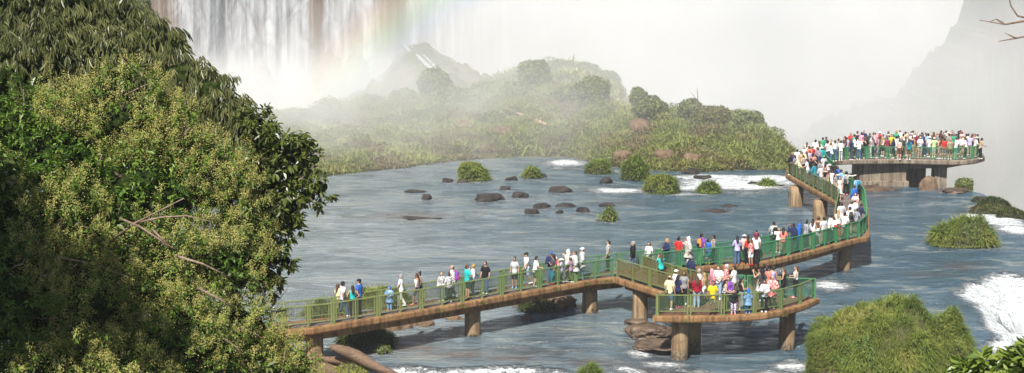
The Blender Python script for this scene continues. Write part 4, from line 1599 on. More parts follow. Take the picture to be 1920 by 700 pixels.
def pose_pts(pose, sex):
    p = POSES[pose]
    sw = .185 if sex == 'm' else .165
    hw = .092 if sex == 'm' else .098
    lean = math.radians(p.get('lean', 0))

    def up(q):
        v = Vector(q)
        dz, dy = v.z - .95, v.y
        return Vector((v.x, dy * math.cos(lean) + dz * math.sin(lean), .95 + dz * math.cos(lean) - dy * math.sin(lean)))
    J = dict(up=up, sw=sw, hw=hw)
    k = 1.0 if sex == 'm' else .93
    J['shR'], J['shL'] = up((sw, 0, 1.415)), up((-sw, 0, 1.415))
    e, w_ = p['R']
    J['elR'], J['wrR'] = up((e[0] * k, e[1], e[2])), up((w_[0] * k, w_[1], w_[2]))
    e, w_ = p['L']
    J['elL'], J['wrL'] = up((-e[0] * k, e[1], e[2])), up((-w_[0] * k, w_[1], w_[2]))
    if p.get('sit'):
        for s, n in ((1, 'R'), (-1, 'L')):
            J['hip' + n] = Vector((s * hw, 0, .90))
            J['kn' + n] = Vector((s * .16, .36, .86))
            J['an' + n] = Vector((s * .15, .40, .46))
    else:
        lg = p.get('legs', ((.02, .0, .0), (.02, .0, .0)))
        for s, n, (kn, an, _) in ((1, 'R', lg[0]), (-1, 'L', lg[1])):
            J['hip' + n] = Vector((s * hw, 0, .90))
            J['kn' + n] = Vector((s * .10, kn + .015, .49))
            J['an' + n] = Vector((s * .10, an, .085 + (.07 if an < -.1 else 0)))
    return J


def torso_rings(sex, J, inf=0.0, z0=.86, z1=1.50):
    if sex == 'm':
        T = [(.84, .150, .105), (.92, .160, .112), (1.02, .148, .105), (1.12, .148, .105), (1.24, .165, .115), (1.34, .178, .115), (1.41, .165, .095), (1.455, .105, .075), (1.49, .062, .062)]
    else:
        T = [(.84, .155, .112), (.92, .163, .118), (1.02, .140, .100), (1.10, .126, .092), (1.22, .145, .112), (1.31, .152, .122), (1.39, .150, .095), (1.44, .095, .07), (1.48, .052, .055)]
    out = []
    zs = sorted(set([z0, z1] + [t[0] for t in T if z0 < t[0] < z1]))
    for z in zs:
        rx = np.interp(z, [t[0] for t in T], [t[1] for t in T])
        ry = np.interp(z, [t[0] for t in T], [t[2] for t in T])
        c = J['up']((0, .01 if sex == 'f' and 1.2 < z < 1.36 else 0, z))
        out.append((c.x, c.y, c.z, rx + inf, ry + inf))
    return out


def hand(mb, wr, el, sgn, curl=.6):
    """four unequal fingers and a thumb rooted in the palm"""
    d = (wr - el).normalized()
    lat = Vector((0, 1, 0)) if abs(d.z) > .6 else Vector((0, 0, 1))
    lat = (lat - d * lat.dot(d)).normalized()
    nrm = d.cross(lat) * sgn
    base = wr + d * .075
    for i, L in enumerate((.066, .078, .072, .056)):
        o_ = base + lat * (.030 - .0205 * i) - d * .012
        m = o_ + d * L * .55 - nrm * L * .18 * curl
        e = m + d * L * .40 - nrm * L * .42 * curl
        mb.path([o_, m, e], [.0088, .0082, .0066], 6)
    o_ = wr + d * .028 + lat * .026
    m = o_ + d * .03 + lat * .026 - nrm * .008
    mb.path([o_, m, m + d * .030 + lat * .006 - nrm * .008], [.0115, .0100, .0075], 6)


_cache = {}


def body_mesh(pose, sex):
    key = ('body', pose, sex)
    if key in _cache:
        return _cache[key]
    J = pose_pts(pose, sex)
    up = J['up']
    f = Fig()
    f.stack(torso_rings(sex, J, 0, .84, 1.49))
    f.cap(up((0, -.005, 1.44)), up((0, .012, 1.55)), .056 if sex == 'm' else .048, .052 if sex == 'm' else .046)
    # head with jaw, nose, brow, ears
    H = lambda q: up(q)
    f.ell(H((0, -.004, 1.618)), (.076, .096, .106))
    f.ell(H((0, .036, 1.560)), (.054, .055, .062))
    f.cap(H((0, .088, 1.628)), H((0, .112, 1.588)), .010, .015, 8)
    f.cap(H((-.035, .082, 1.642)), H((.035, .082, 1.642)), .012, .012, 8)
    f.cap(H((-.018, .086, 1.548)), H((.018, .086, 1.548)), .009, .009, 8)
    for s in (-1, 1):
        f.ell(H((s * .080, -.004, 1.605)), (.012, .022, .033), 8, 6)
    a = 1.0 if sex == 'm' else .86
    for n, s in (('R', 1), ('L', -1)):
        sh, el, wr = J['sh' + n], J['el' + n], J['wr' + n]
        f.cap(sh - Vector((s * .03, 0, .0)), sh.lerp(el, .35), .060 * a, .050 * a)
        f.cap(sh.lerp(el, .3), el, .050 * a, .040 * a)
        f.cap(el, el.lerp(wr, .35), .040 * a, .041 * a)
        f.cap(el.lerp(wr, .35), wr, .041 * a, .027 * a)
        d = (wr - el).normalized()
        lat = Vector((0, 1, 0)) if abs(d.z) > .6 else Vector((0, 0, 1))
        f.cap(wr + d * .012, wr + d * .066, .033, .038, 10, .42, lat)
        hp, kn, an = J['hip' + n], J['kn' + n], J['an' + n]
        f.cap(hp, hp.lerp(kn, .5), .088, .074)
        f.cap(hp.lerp(kn, .5), kn, .074, .056)
        f.cap(kn, kn.lerp(an, .32), .055, .056)
        f.cap(kn.lerp(an, .32), an, .056, .036)
        f.cap(an + Vector((0, -.02, -.04)), an + Vector((0, .13, -.055)), .038, .028, 10)
    me = f.fuse('person', .0125)
    # eyes and lips are areas of the same skin
    nf = len(me.polygons)
    ce = np.zeros(nf * 3, np.float32)
    me.polygons.foreach_get('center', ce)
    ce = ce.reshape(-1, 3)
    mi = np.zeros(nf, np.int32)
    for s in (-1, 1):
        q = np.array(H((s * .032, .088, 1.618))[:])
        mi[np.linalg.norm((ce - q) * [1, .6, 1.4], axis=1) < .017] = 1
    q = np.array(H((0, .095, 1.548))[:])
    mi[np.linalg.norm((ce - q) * [.55, .6, 1.6], axis=1) < .015] = 2
    # fingers join the palms
    mb = MB()
    hand(mb, J['wrR'], J['elR'], 1)
    hand(mb, J['wrL'], J['elL'], -1)
    hm = mb.mesh('h', True)
    bm = bmesh.new()
    me.polygons.foreach_set('material_index', mi)
    bm.from_mesh(me)
    bm.from_mesh(hm)
    bm.to_mesh(me)
    bm.free()
    bpy.data.meshes.remove(hm)
    me.polygons.foreach_set('use_smooth', [True] * len(me.polygons))
    _cache[key] = me
    return me


def top_mesh(kind, pose, sex):
    key = ('top', kind, pose, sex)
    if key in _cache:
        return _cache[key]
    J = pose_pts(pose, sex)
    f = Fig()
    inf = {'tank': .010, 'tee': .016, 'shirt': .018, 'jacket': .028, 'hoodie': .028, 'poncho': .05}[kind]
    hem = {'tank': .90, 'tee': .84, 'shirt': .84, 'jacket': .83, 'hoodie': .82, 'poncho': .62}[kind]
    zt = {'tank': 1.40, 'tee': 1.475, 'shirt': 1.49, 'jacket': 1.49, 'hoodie': 1.50, 'poncho': 1.50}[kind]
    R = torso_rings(sex, J, inf, max(hem, .84), zt)
    if hem < .84:
        c = R[0]
        R = [(c[0], c[1], hem, c[3] + (.07 if kind == 'poncho' else .005), c[4] + (.09 if kind == 'poncho' else .005))] + R
    f.stack(R)
    for n, s in (('R', 1), ('L', -1)):
        sh, el, wr = J['sh' + n], J['el' + n], J['wr' + n]
        a = 1.0 if sex == 'm' else .88
        if kind == 'tank':
            f.cap(J['up']((s * .09, -.02, 1.36)), J['up']((s * .10, -.005, 1.455)), .034, .03)
            continue
        f.cap(sh - Vector((s * .04, 0, 0)), sh.lerp(el, .4), .060 * a + inf, .054 * a + inf)
        if kind == 'tee':
            f.cap(sh.lerp(el, .3), sh.lerp(el, .62), .054 * a + inf, .052 * a + inf)
        elif kind == 'poncho':
            f.cap(sh.lerp(el, .3), el, .11, .12)
            f.cap(el, el.lerp(wr, .55), .11, .09)
        else:
            f.cap(sh.lerp(el, .3), el, .052 * a + inf, .046 * a + inf)
            f.cap(el, wr, .045 * a + inf, .034 * a + inf)
    up = J['up']
    if kind == 'hoodie':
        f.cap(up((-.05, -.085, 1.47)), up((.05, -.085, 1.47)), .055, .055)
    me = f.fuse('shirt', .016)
    _cache[key] = me
    return me


def bottom_mesh(kind, pose, sex):
    key = ('bot', kind, pose, sex)
    if key in _cache:
        return _cache[key]
    J = pose_pts(pose, sex)
    f = Fig()
    inf = .014
    T = torso_rings(sex, J, inf, .84, 1.02)
    f.stack([(t[0], t[1], t[2], t[3], t[4]) for t in T])
    if kind == 'skirt':
        f.stack([(0, 0, .50, .23, .20), (0, 0, .70, .20, .165), (0, 0, .90, .17, .13)])
    else:
        for n in 'RL':
            hp, kn, an = J['hip' + n], J['kn' + n], J['an' + n]
            if kind == 'shorts':
                f.cap(hp, hp.lerp(kn, .82), .096, .088)
            else:
                e = .012 if kind == 'leggings' else .024
                f.cap(hp, hp.lerp(kn, .5), .092, .076 + e * .7)
                f.cap(hp.lerp(kn, .5), kn, .076 + e * .7, .056 + e)
                f.cap(kn, kn.lerp(an, .35), .056 + e, .056 + e)
                f.cap(kn.lerp(an, .35), an + Vector((0, 0, .02)), .056 + e, .038 + e * 1.1)
    me = f.fuse('trousers', .016)
    _cache[key] = me
    return me


def shoe_mesh(pose, sex):
    key = ('shoe', pose, sex)
    if key in _cache:
        return _cache[key]
    J = pose_pts(pose, sex)
    mb = MB()
    for n in 'RL':
        an = J['an' + n]
        rings = []
        for y, rx, h in ((-.07, .025, .05), (-.055, .040, .10), (0, .043, .115), (.06, .045, .085), (.13, .048, .062), (.17, .038, .05), (.19, .015, .035)):
            zb = an.z - .085
            rings.append([Vector((an.x + rx * math.cos(2 * PI * k / 12), an.y + y, zb + max(0, h * (.5 + .5 * math.sin(2 * PI * k / 12))))) for k in range(12)])
        mb.loft(rings)
    me = mb.mesh('shoes', True)
    _cache[key] = me
    return me


def hair_mesh(kind, pose, sex):
    key = ('hair', kind, pose, sex)
    if key in _cache:
        return _cache[key]
    up = pose_pts(pose, sex)['up']
    f = Fig()
    if kind in ('short', 'bald', 'long', 'bun', 'pony', 'curly'):
        if kind == 'bald':
            f.ell(up((0, -.042, 1.605)), (.084, .07, .075))
        elif kind == 'curly':
            f.ell(up((0, -.030, 1.635)), (.118, .115, .118))
        else:
            f.ell(up((0, -.020, 1.642)), (.088, .098, .096))
            f.ell(up((0, -.045, 1.590)), (.082, .072, .085))
        if kind == 'long':
            f.cap(up((-.03, -.055, 1.58)), up((-.035, -.125, 1.34)), .068, .045)
            f.cap(up((.03, -.055, 1.58)), up((.035, -.125, 1.34)), .068, .045)
            f.cap(up((0, -.06, 1.58)), up((0, -.135, 1.27)), .07, .035)
        if kind == 'bun':
            f.ell(up((0, -.07, 1.745)), (.048, .048, .045))
        if kind == 'pony':
            f.cap(up((0, -.10, 1.66)), up((0, -.15, 1.44)), .035, .022)
    elif kind in ('cap', 'hat'):
        f.ell(up((0, -.012, 1.655)), (.092, .106, .088))
        if kind == 'cap':
            f.cap(up((-.035, .10, 1.665)), up((.035, .10, 1.665)), .05, .05, 10, .22, (0, 1, 0))
        else:
            f.stack([(*up((0, 0, 1.648)), .175, .185), (*up((0, 0, 1.664)), .165, .175)])
    elif kind == 'hood':
        f.ell(up((0, -.030, 1.632)), (.108, .112, .128))
        f.cap(up((0, -.05, 1.58)), up((0, -.05, 1.47)), .10, .11)
        f.cap(up((0, -.06, 1.70)), up((0, -.09, 1.78)), .05, .015)
    me = f.fuse('hair', .013)
    _cache[key] = me
    return me


_mats = {}
PAL = dict(white=(.80, .80, .79), offwhite=(.70, .67, .60), cream=(.66, .57, .40), paleyellow=(.74, .70, .42), yellow=(.72, .52, .02), lightgrey=(.52, .52, .53), grey=(.26, .26, .27), charcoal=(.06, .06, .065), black=(.014, .014, .016),
           navy=(.022, .03, .085), blue=(.03, .13, .48), skyblue=(.22, .42, .66), paleblue=(.48, .60, .72), turquoise=(.02, .48, .46), teal=(.02, .21, .27), green=(.05, .33, .17), lightgreen=(.48, .66, .32), olive=(.09, .10, .04), khaki=(.34, .28, .18),
           red=(.56, .03, .03), darkred=(.27, .012, .025), maroon=(.20, .03, .06), coral=(.78, .23, .17), pink=(.78, .32, .40), hotpink=(.65, .06, .24), palepink=(.72, .50, .48), purple=(.22, .07, .36), lavender=(.42, .38, .58), mauve=(.30, .20, .27), orange=(.7, .24, .05), brown=(.13, .07, .04), tan=(.45, .32, .20), denim=(.075, .13, .24), lightdenim=(.28, .38, .52), darkgreen=(.02, .06, .035))
HAIRC = dict(black=(.012, .011, .011), darkbrown=(.030, .018, .012), brown=(.085, .045, .024), blond=(.36, .23, .09), grey=(.30, .29, .28), white=(.62, .60, .57))


def cmat(c, kind='cloth'):
    key = (c, kind)
    if key in _mats:
        return _mats[key]
    k = N('%s_%s' % (c, kind))
    base = HAIRC[c] if kind == 'hair' else PAL.get(c)
    if c in PATT:
        a, b, sc = PATT[c]
        nz = k.noise(k.coord('Object'), sc, 2, .5)
        k.set(col=k.ramp(nz, [(.46, PAL[a]), (.54, PAL[b])]), rough=.8, spec=.2)
    else:
        nz = k.noise(k.coord('Object'), 7, 3)
        k.set(col=k.mix(k.mrange(nz, .3, .7), tuple(x * .86 for x in base), tuple(min(x * 1.06, .82) for x in base)), rough=.55 if kind == 'hair' else .85, spec=.3 if kind == 'hair' else .15)
        if kind == 'film':
            k.set(rough=.25, spec=.5)
            k.b.inputs['Transmission Weight'].default_value = .35
    _mats[key] = k.m
    return k.m


PATT = dict(floral=('lightgrey', 'navy', 28), monochrome=('white', 'black', 26), camouflage=('olive', 'khaki', 12), plaid=('charcoal', 'grey', 16), checked=('paleblue', 'white', 16), jersey=('white', 'navy', 5), striped=('white', 'purple', 18), redwhite=('red', 'palepink', 20), brownprint=('khaki', 'grey', 22))
SKIN = [(.46, .27, .18), (.52, .32, .22), (.38, .21, .13), (.29, .15, .09)]
skin_m = []
for i, c in enumerate(SKIN):
    k = N('skin')
    k.set(col=c, rough=.5, spec=.35)
    skin_m.append(k.m)
k = N('eye_dark')
k.set(col=(.03, .02, .018), rough=.3)
M_eye = k.m
k = N('lip')
k.set(col=(.34, .12, .10), rough=.5)
M_lip = k.m
k = N('sunglasses')
k.set(col=(.008, .008, .01), rough=.12)
M_glass = k.m
prs = random.Random(5)


def child_obj(name, me, mat, par):
    if len(me.materials) == 0:
        me.materials.append(mat)
    o_ = bpy.data.objects.new(name, me)
    COL.objects.link(o_)
    o_.parent = par
    o_.material_slots[0].link = 'OBJECT'
    o_.material_slots[0].material = mat
    return o_


TOPN = dict(tank='tank_top', tee='t_shirt', shirt='shirt', jacket='jacket', hoodie='hoodie', poncho='rain_poncho')
HAIRN = dict(cap='cap', hat='sun_hat', hood='hood')


def person(u, vt, h, rot, pose, sex, top, bottom, hair, label, group, shoes='black', extras='', z=None, skin=None, xy=None):
    """head top at photo position (u, vt) when standing h metres tall on the deck"""
    zz = DZ + .008 if z is None else z
    hh = h * (1.72 + (.03 if 'bun' in hair or 'hood' in hair else 0)) / 1.72
    p = P(u, vt, zz + hh) if xy is None else Vector((xy[0], xy[1], 0))
    bme = body_mesh(pose, sex)
    if len(bme.materials) == 0:
        for m in (skin_m[0], M_eye, M_lip):
            bme.materials.append(m)
    o_ = bpy.data.objects.new('person', bme)
    COL.objects.link(o_)
    o_.material_slots[0].link = 'OBJECT'
    o_.material_slots[0].material = skin_m[skin if skin is not None else prs.choice([0, 0, 1, 1, 2, 3])]
    s = h / 1.72
    child = h < 1.42
    o_.location = (p.x, p.y, zz)
    o_.rotation_euler = (0, 0, math.radians(rot))
    o_.scale = (s * (1.12 if child else prs.uniform(.96, 1.08)), s * (1.12 if child else prs.uniform(.96, 1.10)), s)
    tag(o_, label, 'person', group)
    tk, tc = top.split(':')
    bk, bc = bottom.split(':')
    hk, hc = hair.split(':')
    child_obj(TOPN[tk], top_mesh(tk, pose, sex), cmat(tc, 'film' if tk == 'poncho' else 'cloth'), o_)
    child_obj(dict(jeans='trousers').get(bk, bk), bottom_mesh('trousers' if bk == 'jeans' else bk, pose, sex), cmat(bc), o_)
    child_obj('shoes', shoe_mesh(pose, sex), cmat(shoes), o_)
    child_obj(HAIRN.get(hk, 'hair'), hair_mesh(hk, pose, sex), cmat(hc, 'cloth' if hk in HAIRN else 'hair'), o_)
    if hk in ('cap', 'hat'):
        child_obj('hair', hair_mesh('bald', pose, sex), cmat('darkbrown', 'hair'), o_)
    if 'sun' in extras:
        key = ('sg', pose, sex)
        if key not in _cache:
            up = pose_pts(pose, sex)['up']
            mb = MB()
            for sg in (-1, 1):
                q = up((sg * .033, .096, 1.618))
                mb.box(q, (.05, .012, .034))
                mb.tube(up((sg * .06, .09, 1.624)), up((sg * .084, 0, 1.624)), .004, None, 5)
            mb.tube(up((-.012, .1, 1.625)), up((.012, .1, 1.625)), .004, None, 5)
            _cache[key] = mb.mesh('sunglasses')
        child_obj('sunglasses', _cache[key], M_glass, o_)
    return o_


def backpack(o_, color, label, pocket='black', side=0):
    """a pack worn on the back of o_"""
    key = 'pack'
    if key not in _cache:
        f = Fig()
        f.stack([(0, 0, -.22, .13, .06), (0, 0, -.18, .155, .085), (0, 0, .05, .15, .09), (0, .01, .17, .12, .075), (0, .02, .23, .07, .05)], 18)
        _cache[key] = f.fuse('bag', .014)
        f = Fig()
        f.stack([(0, -.075, -.19, .10, .03), (0, -.08, -.1, .11, .045), (0, -.08, .0, .10, .04)], 14)
        _cache['pocket'] = f.fuse('pocket', .012)
        mb = MB()
        for sg in (-1, 1):
            mb.path([(sg * .09, .06, .2), (sg * .11, .12, .27), (sg * .125, .27, .16), (sg * .13, .26, 0), (sg * .13, .12, -.14), (sg * .11, .05, -.17)], .014, 6)
        _cache['strap'] = mb.mesh('straps', True)
    r = o_.rotation_euler.z
    s = o_.scale.z
    off = Matrix.Rotation(r, 3, 'Z') @ Vector((0, -.20 * o_.scale.y, 1.22 * s))
    t = bpy.data.objects.new('backpack', _cache[key])
    COL.objects.link(t)
    if len(_cache[key].materials) == 0:
        _cache[key].materials.append(cmat(color))
    t.material_slots[0].link = 'OBJECT'
    t.material_slots[0].material = cmat(color)
    t.location = o_.location + off
    t.rotation_euler = (0, 0, r)
    t.scale = (s, s, s)
    child_obj('pocket', _cache['pocket'], cmat(pocket), t)
    child_obj('straps', _cache['strap'], cmat(pocket), t)
    return tag(t, label, 'backpack', 'backpacks worn on the walkways')


GL, GR, GN = 'visitors walking along the left footbridge', 'visitors on the right arm of the footbridge', 'visitors on the near platform'
LEFTP = [
    (634, 532, 1.60, -40, 'stand', 'f', 'tee:paleyellow', 'trousers:khaki', 'long:brown', 'person in pale yellow top almost hidden behind the leftmost white t-shirt'),
    (642, 528, 1.78, -55, 'walk', 'm', 'tee:lightgrey', 'jeans:denim', 'short:black', 'leftmost man in white t-shirt and jeans walking on the footbridge', 'white'),
    (661, 535, 1.62, 15, 'hips', 'f', 'tank:turquoise', 'trousers:black', 'long:darkbrown', 'woman in turquoise tank top with hands on hips and long dark hair'),
    (673, 523.5, 1.78, 70, 'stand', 'm', 'tee:blue', 'trousers:charcoal', 'cap:black', 'man in bright blue t-shirt and black cap beside the turquoise tank top'),
    (730, 537, 1.22, 160, 'hold', 'f', 'poncho:skyblue', 'trousers:skyblue', 'hood:blue', 'child in pale blue rain poncho with hood on the left footbridge', 'orange'),
    (752, 514, 1.66, 80, 'walk', 'f', 'tee:white', 'trousers:white', 'bun:grey', 'woman all in white with sunglasses striding left', 'white', 'sun'),
    (786, 509, 1.66, 100, 'stand', 'f', 'tank:palepink', 'shorts:black', 'bun:black', 'person with black hair bun hidden behind the woman in white tank top'),
    (782, 513, 1.64, 120, 'walk', 'f', 'tank:white', 'shorts:charcoal', 'long:black', 'woman in white tank top and dark shorts wearing pink shoes', 'coral', 'sun'),
    (828, 511, 1.50, 170, 'stand', 'f', 'jacket:monochrome', 'jeans:denim', 'short:blond', 'blond person in black and white jacket and jeans by the purple backpack', 'white'),
    (842, 509.5, 1.58, 20, 'stand', 'f', 'shirt:monochrome', 'trousers:darkgreen', 'bun:brown', 'person in black and white floral shirt seen from behind, dark trousers', 'white'),
    (849, 498, 1.78, 75, 'walk', 'm', 'tee:white', 'trousers:grey', 'bald:darkbrown', 'balding man in white t-shirt carrying the purple backpack', 'black'),
    (876, 496.5, 1.76, -60, 'hold', 'm', 'tee:turquoise', 'shorts:darkgreen', 'short:brown', 'man in turquoise t-shirt and dark green shorts with red shoes', 'red'),
    (887, 496, 1.70, 95, 'face', 'f', 'shirt:white', 'trousers:darkgreen', 'curly:blond', 'blond woman in white facing the man in turquoise t-shirt'),
    (910, 491, 1.72, 150, 'stand', 'm', 'tee:black', 'jeans:denim', 'short:black', 'man in black printed t-shirt, sunglasses and jeans by the railing', 'white', 'sun'),
    (965, 482, 1.66, 165, 'stand', 'f', 'tee:lightgrey', 'shorts:black', 'bun:darkbrown', 'woman in light grey t-shirt and black shorts with sunglasses', 'skyblue', 'sun'),
    (988, 474, 1.76, 110, 'walk', 'm', 'tee:white', 'shorts:lightdenim', 'cap:black', 'man in white t-shirt with red straps and dark cap', 'white'),
    (1003, 481, 1.66, -70, 'rail', 'f', 'tee:white', 'shorts:olive', 'short:black', 'person in white t-shirt and olive shorts leaning on the railing', 'white'),
    (1033, 472.5, 1.72, 170, 'hold', 'm', 'jacket:navy', 'jeans:denim', 'cap:blue', 'person in navy jacket and blue cap holding a purple bag'),
    (1037, 478, 1.60, 120, 'stand', 'f', 'tee:charcoal', 'trousers:teal', 'curly:black', 'dark curly haired person between the blue cap and the pink hat', 'red'),
    (1042, 483, 1.42, 100, 'hold', 'f', 'tee:hotpink', 'trousers:maroon', 'cap:palepink', 'girl in hot pink t-shirt and pale pink cap', 'red'),
    (1047, 487, 1.30, 80, 'stand', 'f', 'jacket:tan', 'trousers:olive', 'short:blond', 'small child in beige jacket right of the hot pink t-shirt', 'white'),
    (1053, 485, 1.34, 90, 'walk', 'f', 'tee:lavender', 'trousers:grey', 'hat:white', 'child in lavender top and white sun hat', 'white'),
    (1064, 468, 1.74, 95, 'face', 'm', 'hoodie:offwhite', 'trousers:khaki', 'hood:offwhite', 'person in cream hooded jacket shading the face with one hand', 'white'),
    (1070, 483, 1.40, 60, 'walk', 'f', 'jacket:mauve', 'trousers:olive', 'short:brown', 'child in dull mauve jacket below the cream hooded jacket', 'white'),
    (1078, 471, 1.70, 100, 'face', 'f', 'poncho:white', 'trousers:khaki', 'short:brown', 'brown haired person in a white rain poncho', 'white'),
    (1092, 464.5, 1.76, 85, 'stand', 'm', 'poncho:white', 'jeans:lightdenim', 'cap:white', 'man in white poncho and white cap, rightmost of the white group', 'white'),
    (1141, 451, 1.76, 75, 'stand', 'm', 'tee:monochrome', 'trousers:black', 'short:black', 'man in black and white patterned t-shirt at the footbridge bend'),
]
RIGHTP = [
    (1187, 452.5, 1.78, 80, 'stand', 'm', 'hoodie:black', 'jeans:denim', 'short:grey', 'grey haired man in black hoodie and jeans walking left'),
    (1217, 454, 1.68, 160, 'stand', 'f', 'tee:white', 'trousers:charcoal', 'long:black', 'woman in white t-shirt and dark glasses facing the camera before the fork', 'white', 'sun'),
    (1240, 476, 1.66, 10, 'photo', 'f', 'tee:turquoise', 'trousers:black', 'long:brown', 'woman in turquoise t-shirt photographing with both arms raised'),
    (1251, 447, 1.70, 110, 'hold', 'f', 'jacket:navy', 'trousers:black', 'long:blond', 'blond woman in navy jacket and white scarf holding a bag'),
    (1273, 444, 1.78, -40, 'stand', 'm', 'tee:red', 'jeans:denim', 'short:black', 'man in bright red t-shirt and jeans at the right arm railing'),
    (1290, 444, 1.76, 110, 'face', 'm', 'poncho:offwhite', 'trousers:lightgrey', 'hood:offwhite', 'person in translucent white poncho with pointed hood'),
    (1296, 481, 1.72, -50, 'stand', 'm', 'hoodie:navy', 'jeans:denim', 'cap:grey', 'person in navy sweatshirt and grey patterned cap on the ramp'),
    (1316, 438, 1.80, -50, 'stand', 'm', 'tee:purple', 'trousers:khaki', 'short:black', 'man in purple t-shirt and khaki trousers carrying the orange backpack'),
    (1328, 448.5, 1.46, -20, 'stand', 'm', 'tee:blue', 'shorts:teal', 'short:black', 'boy in blue t-shirt and teal shorts beside the purple t-shirt', 'yellow'),
    (1338, 441, 1.70, 70, 'stand', 'f', 'tank:lightgrey', 'trousers:black', 'short:black', 'woman in pale grey sleeveless top next to the boy in blue'),
    (1383, 443, 1.66, 5, 'rail', 'f', 'shirt:lavender', 'jeans:denim', 'long:black', 'woman in pale lavender shirt with long black hair seen from behind', 'maroon'),
    (1396, 440, 1.66, -20, 'stand', 'f', 'tee:palepink', 'trousers:black', 'hat:lightgrey', 'person in pale pink top and grey hat left of the very long hair', 'red'),
    (1402, 441, 1.68, 10, 'stand', 'f', 'tank:red', 'trousers:black', 'long:darkbrown', 'woman in red top with very long dark hair on the right arm'),
    (1409, 449, 1.50, 30, 'stand', 'f', 'tee:redwhite', 'shorts:white', 'pony:brown', 'girl in red and white top squeezed beside the shoulder ride', 'red'),
    (1418, 438, 1.76, 15, 'stand', 'm', 'tee:white', 'trousers:black', 'short:black', 'man in white t-shirt giving a child a ride on his shoulders'),
    (1452, 416, 1.80, 10, 'rail', 'm', 'tee:monochrome', 'trousers:black', 'short:black', 'man in black and white t-shirt carrying the all black backpack'),
    (1460, 428, 1.48, -30, 'rail', 'f', 'tee:offwhite', 'shorts:khaki', 'short:blond', 'blond child in off white top between black backpack and coral t-shirt', 'white'),
    (1469, 427, 1.66, -15, 'rail', 'f', 'tee:coral', 'shorts:khaki', 'long:black', 'woman in coral t-shirt leaning on the bright green railing'),
    (1488, 419, 1.72, 30, 'photo', 'm', 'shirt:navy', 'trousers:charcoal', 'short:black', 'man in navy shirt taking a photo, wearing the navy backpack'),
    (1498, 419, 1.68, 40, 'hold', 'm', 'hoodie:blue', 'trousers:navy', 'hood:blue', 'person in royal blue hooded raincoat on the right arm'),
    (1512, 413, 1.66, -40, 'rail', 'f', 'shirt:floral', 'trousers:black', 'bun:black', 'woman in grey and navy floral blouse with black bun'),
    (1524, 411.5, 1.68, -20, 'rail', 'f', 'tank:white', 'trousers:khaki', 'long:black', 'woman in white top with long black hair beside floral blouse'),
    (1535, 406.5, 1.70, -10, 'stand', 'f', 'tank:brown', 'shorts:white', 'curly:brown', 'curly haired woman in brown tank top and white shorts'),
    (1545, 407, 1.72, 20, 'stand', 'm', 'tee:lightgrey', 'trousers:khaki', 'short:black', 'man in pale grey green t-shirt right of the curly haired woman'),
    (1555, 402, 1.66, -60, 'bend', 'm', 'tee:white', 'trousers:black', 'short:black', 'person in white t-shirt bending over near the inner corner'),
    (1563, 405, 1.64, 15, 'stand', 'f', 'tee:white', 'trousers:black', 'bun:brown', 'woman in white t-shirt carrying the white backpack'),
    (1572, 394.5, 1.66, -10, 'stand', 'f', 'tee:offwhite', 'trousers:red', 'long:blond', 'blond woman in off white t-shirt and red trousers'),
    (1583, 398.5, 1.74, -50, 'rail', 'm', 'tee:white', 'trousers:khaki', 'short:black', 'man in plain white t-shirt right of the red trousers', 'brown'),
    (1594, 388, 1.76, 10, 'stand', 'm', 'tee:white', 'trousers:khaki', 'cap:navy', 'man in white t-shirt and navy cap wearing the small black backpack'),
    (1606, 391, 1.58, -60, 'rail', 'f', 'tee:floral', 'shorts:maroon', 'short:black', 'person in floral top and maroon shorts leaning at the corner railing'),
    (1578, 379.5, 1.74, 10, 'stand', 'm', 'tee:lightgrey', 'trousers:grey', 'short:darkbrown', 'man in light grey t-shirt standing apart at the inner corner'),
    (1607, 374, 1.72, 20, 'bend', 'f', 'jacket:lightgrey', 'trousers:charcoal', 'cap:grey', 'person in light grey jacket bending behind the corner group'),
    (1598, 377, 1.66, -20, 'stand', 'f', 'tee:white', 'trousers:black', 'short:brown', 'brown haired person in white top behind the navy cap'),
    (1613, 382, 1.62, -70, 'rail', 'm', 'shirt:navy', 'trousers:denim', 'short:black', 'person in navy shirt pressed to the right outer railing'),
    (1604, 362, 1.62, 170, 'hold', 'f', 'tee:palepink', 'trousers:black', 'long:brown', 'woman in pale pink t-shirt facing down the stepped walkway'),
    (1602, 348, 1.68, 30, 'stand', 'm', 'jacket:blue', 'trousers:navy', 'cap:navy', 'man in royal blue jacket and navy cap on the walkway beyond the corner'),
    (1608, 331.5, 1.76, 15, 'stand', 'm', 'tee:skyblue', 'shorts:black', 'short:black', 'man in sky blue t-shirt and black shorts at the outer railing', 'white'),
    (1587, 322, 1.68, -25, 'point', 'f', 'shirt:offwhite', 'trousers:black', 'curly:black', 'dark curly haired woman in off white shirt and black trousers', 'pink'),
    (1575, 331.5, 1.66, 150, 'stand', 'f', 'tank:offwhite', 'skirt:offwhite', 'long:brown', 'woman in a pale sleeveless dress at the slatted railing end', 'tan'),
    (1567, 326, 1.70, -120, 'stand', 'f', 'tee:grey', 'trousers:black', 'long:brown', 'woman in grey top behind the pale dress'),
    (1559, 319, 1.70, -55, 'point', 'm', 'shirt:white', 'trousers:white', 'short:black', 'person in white long sleeves pointing with an outstretched arm'),
]
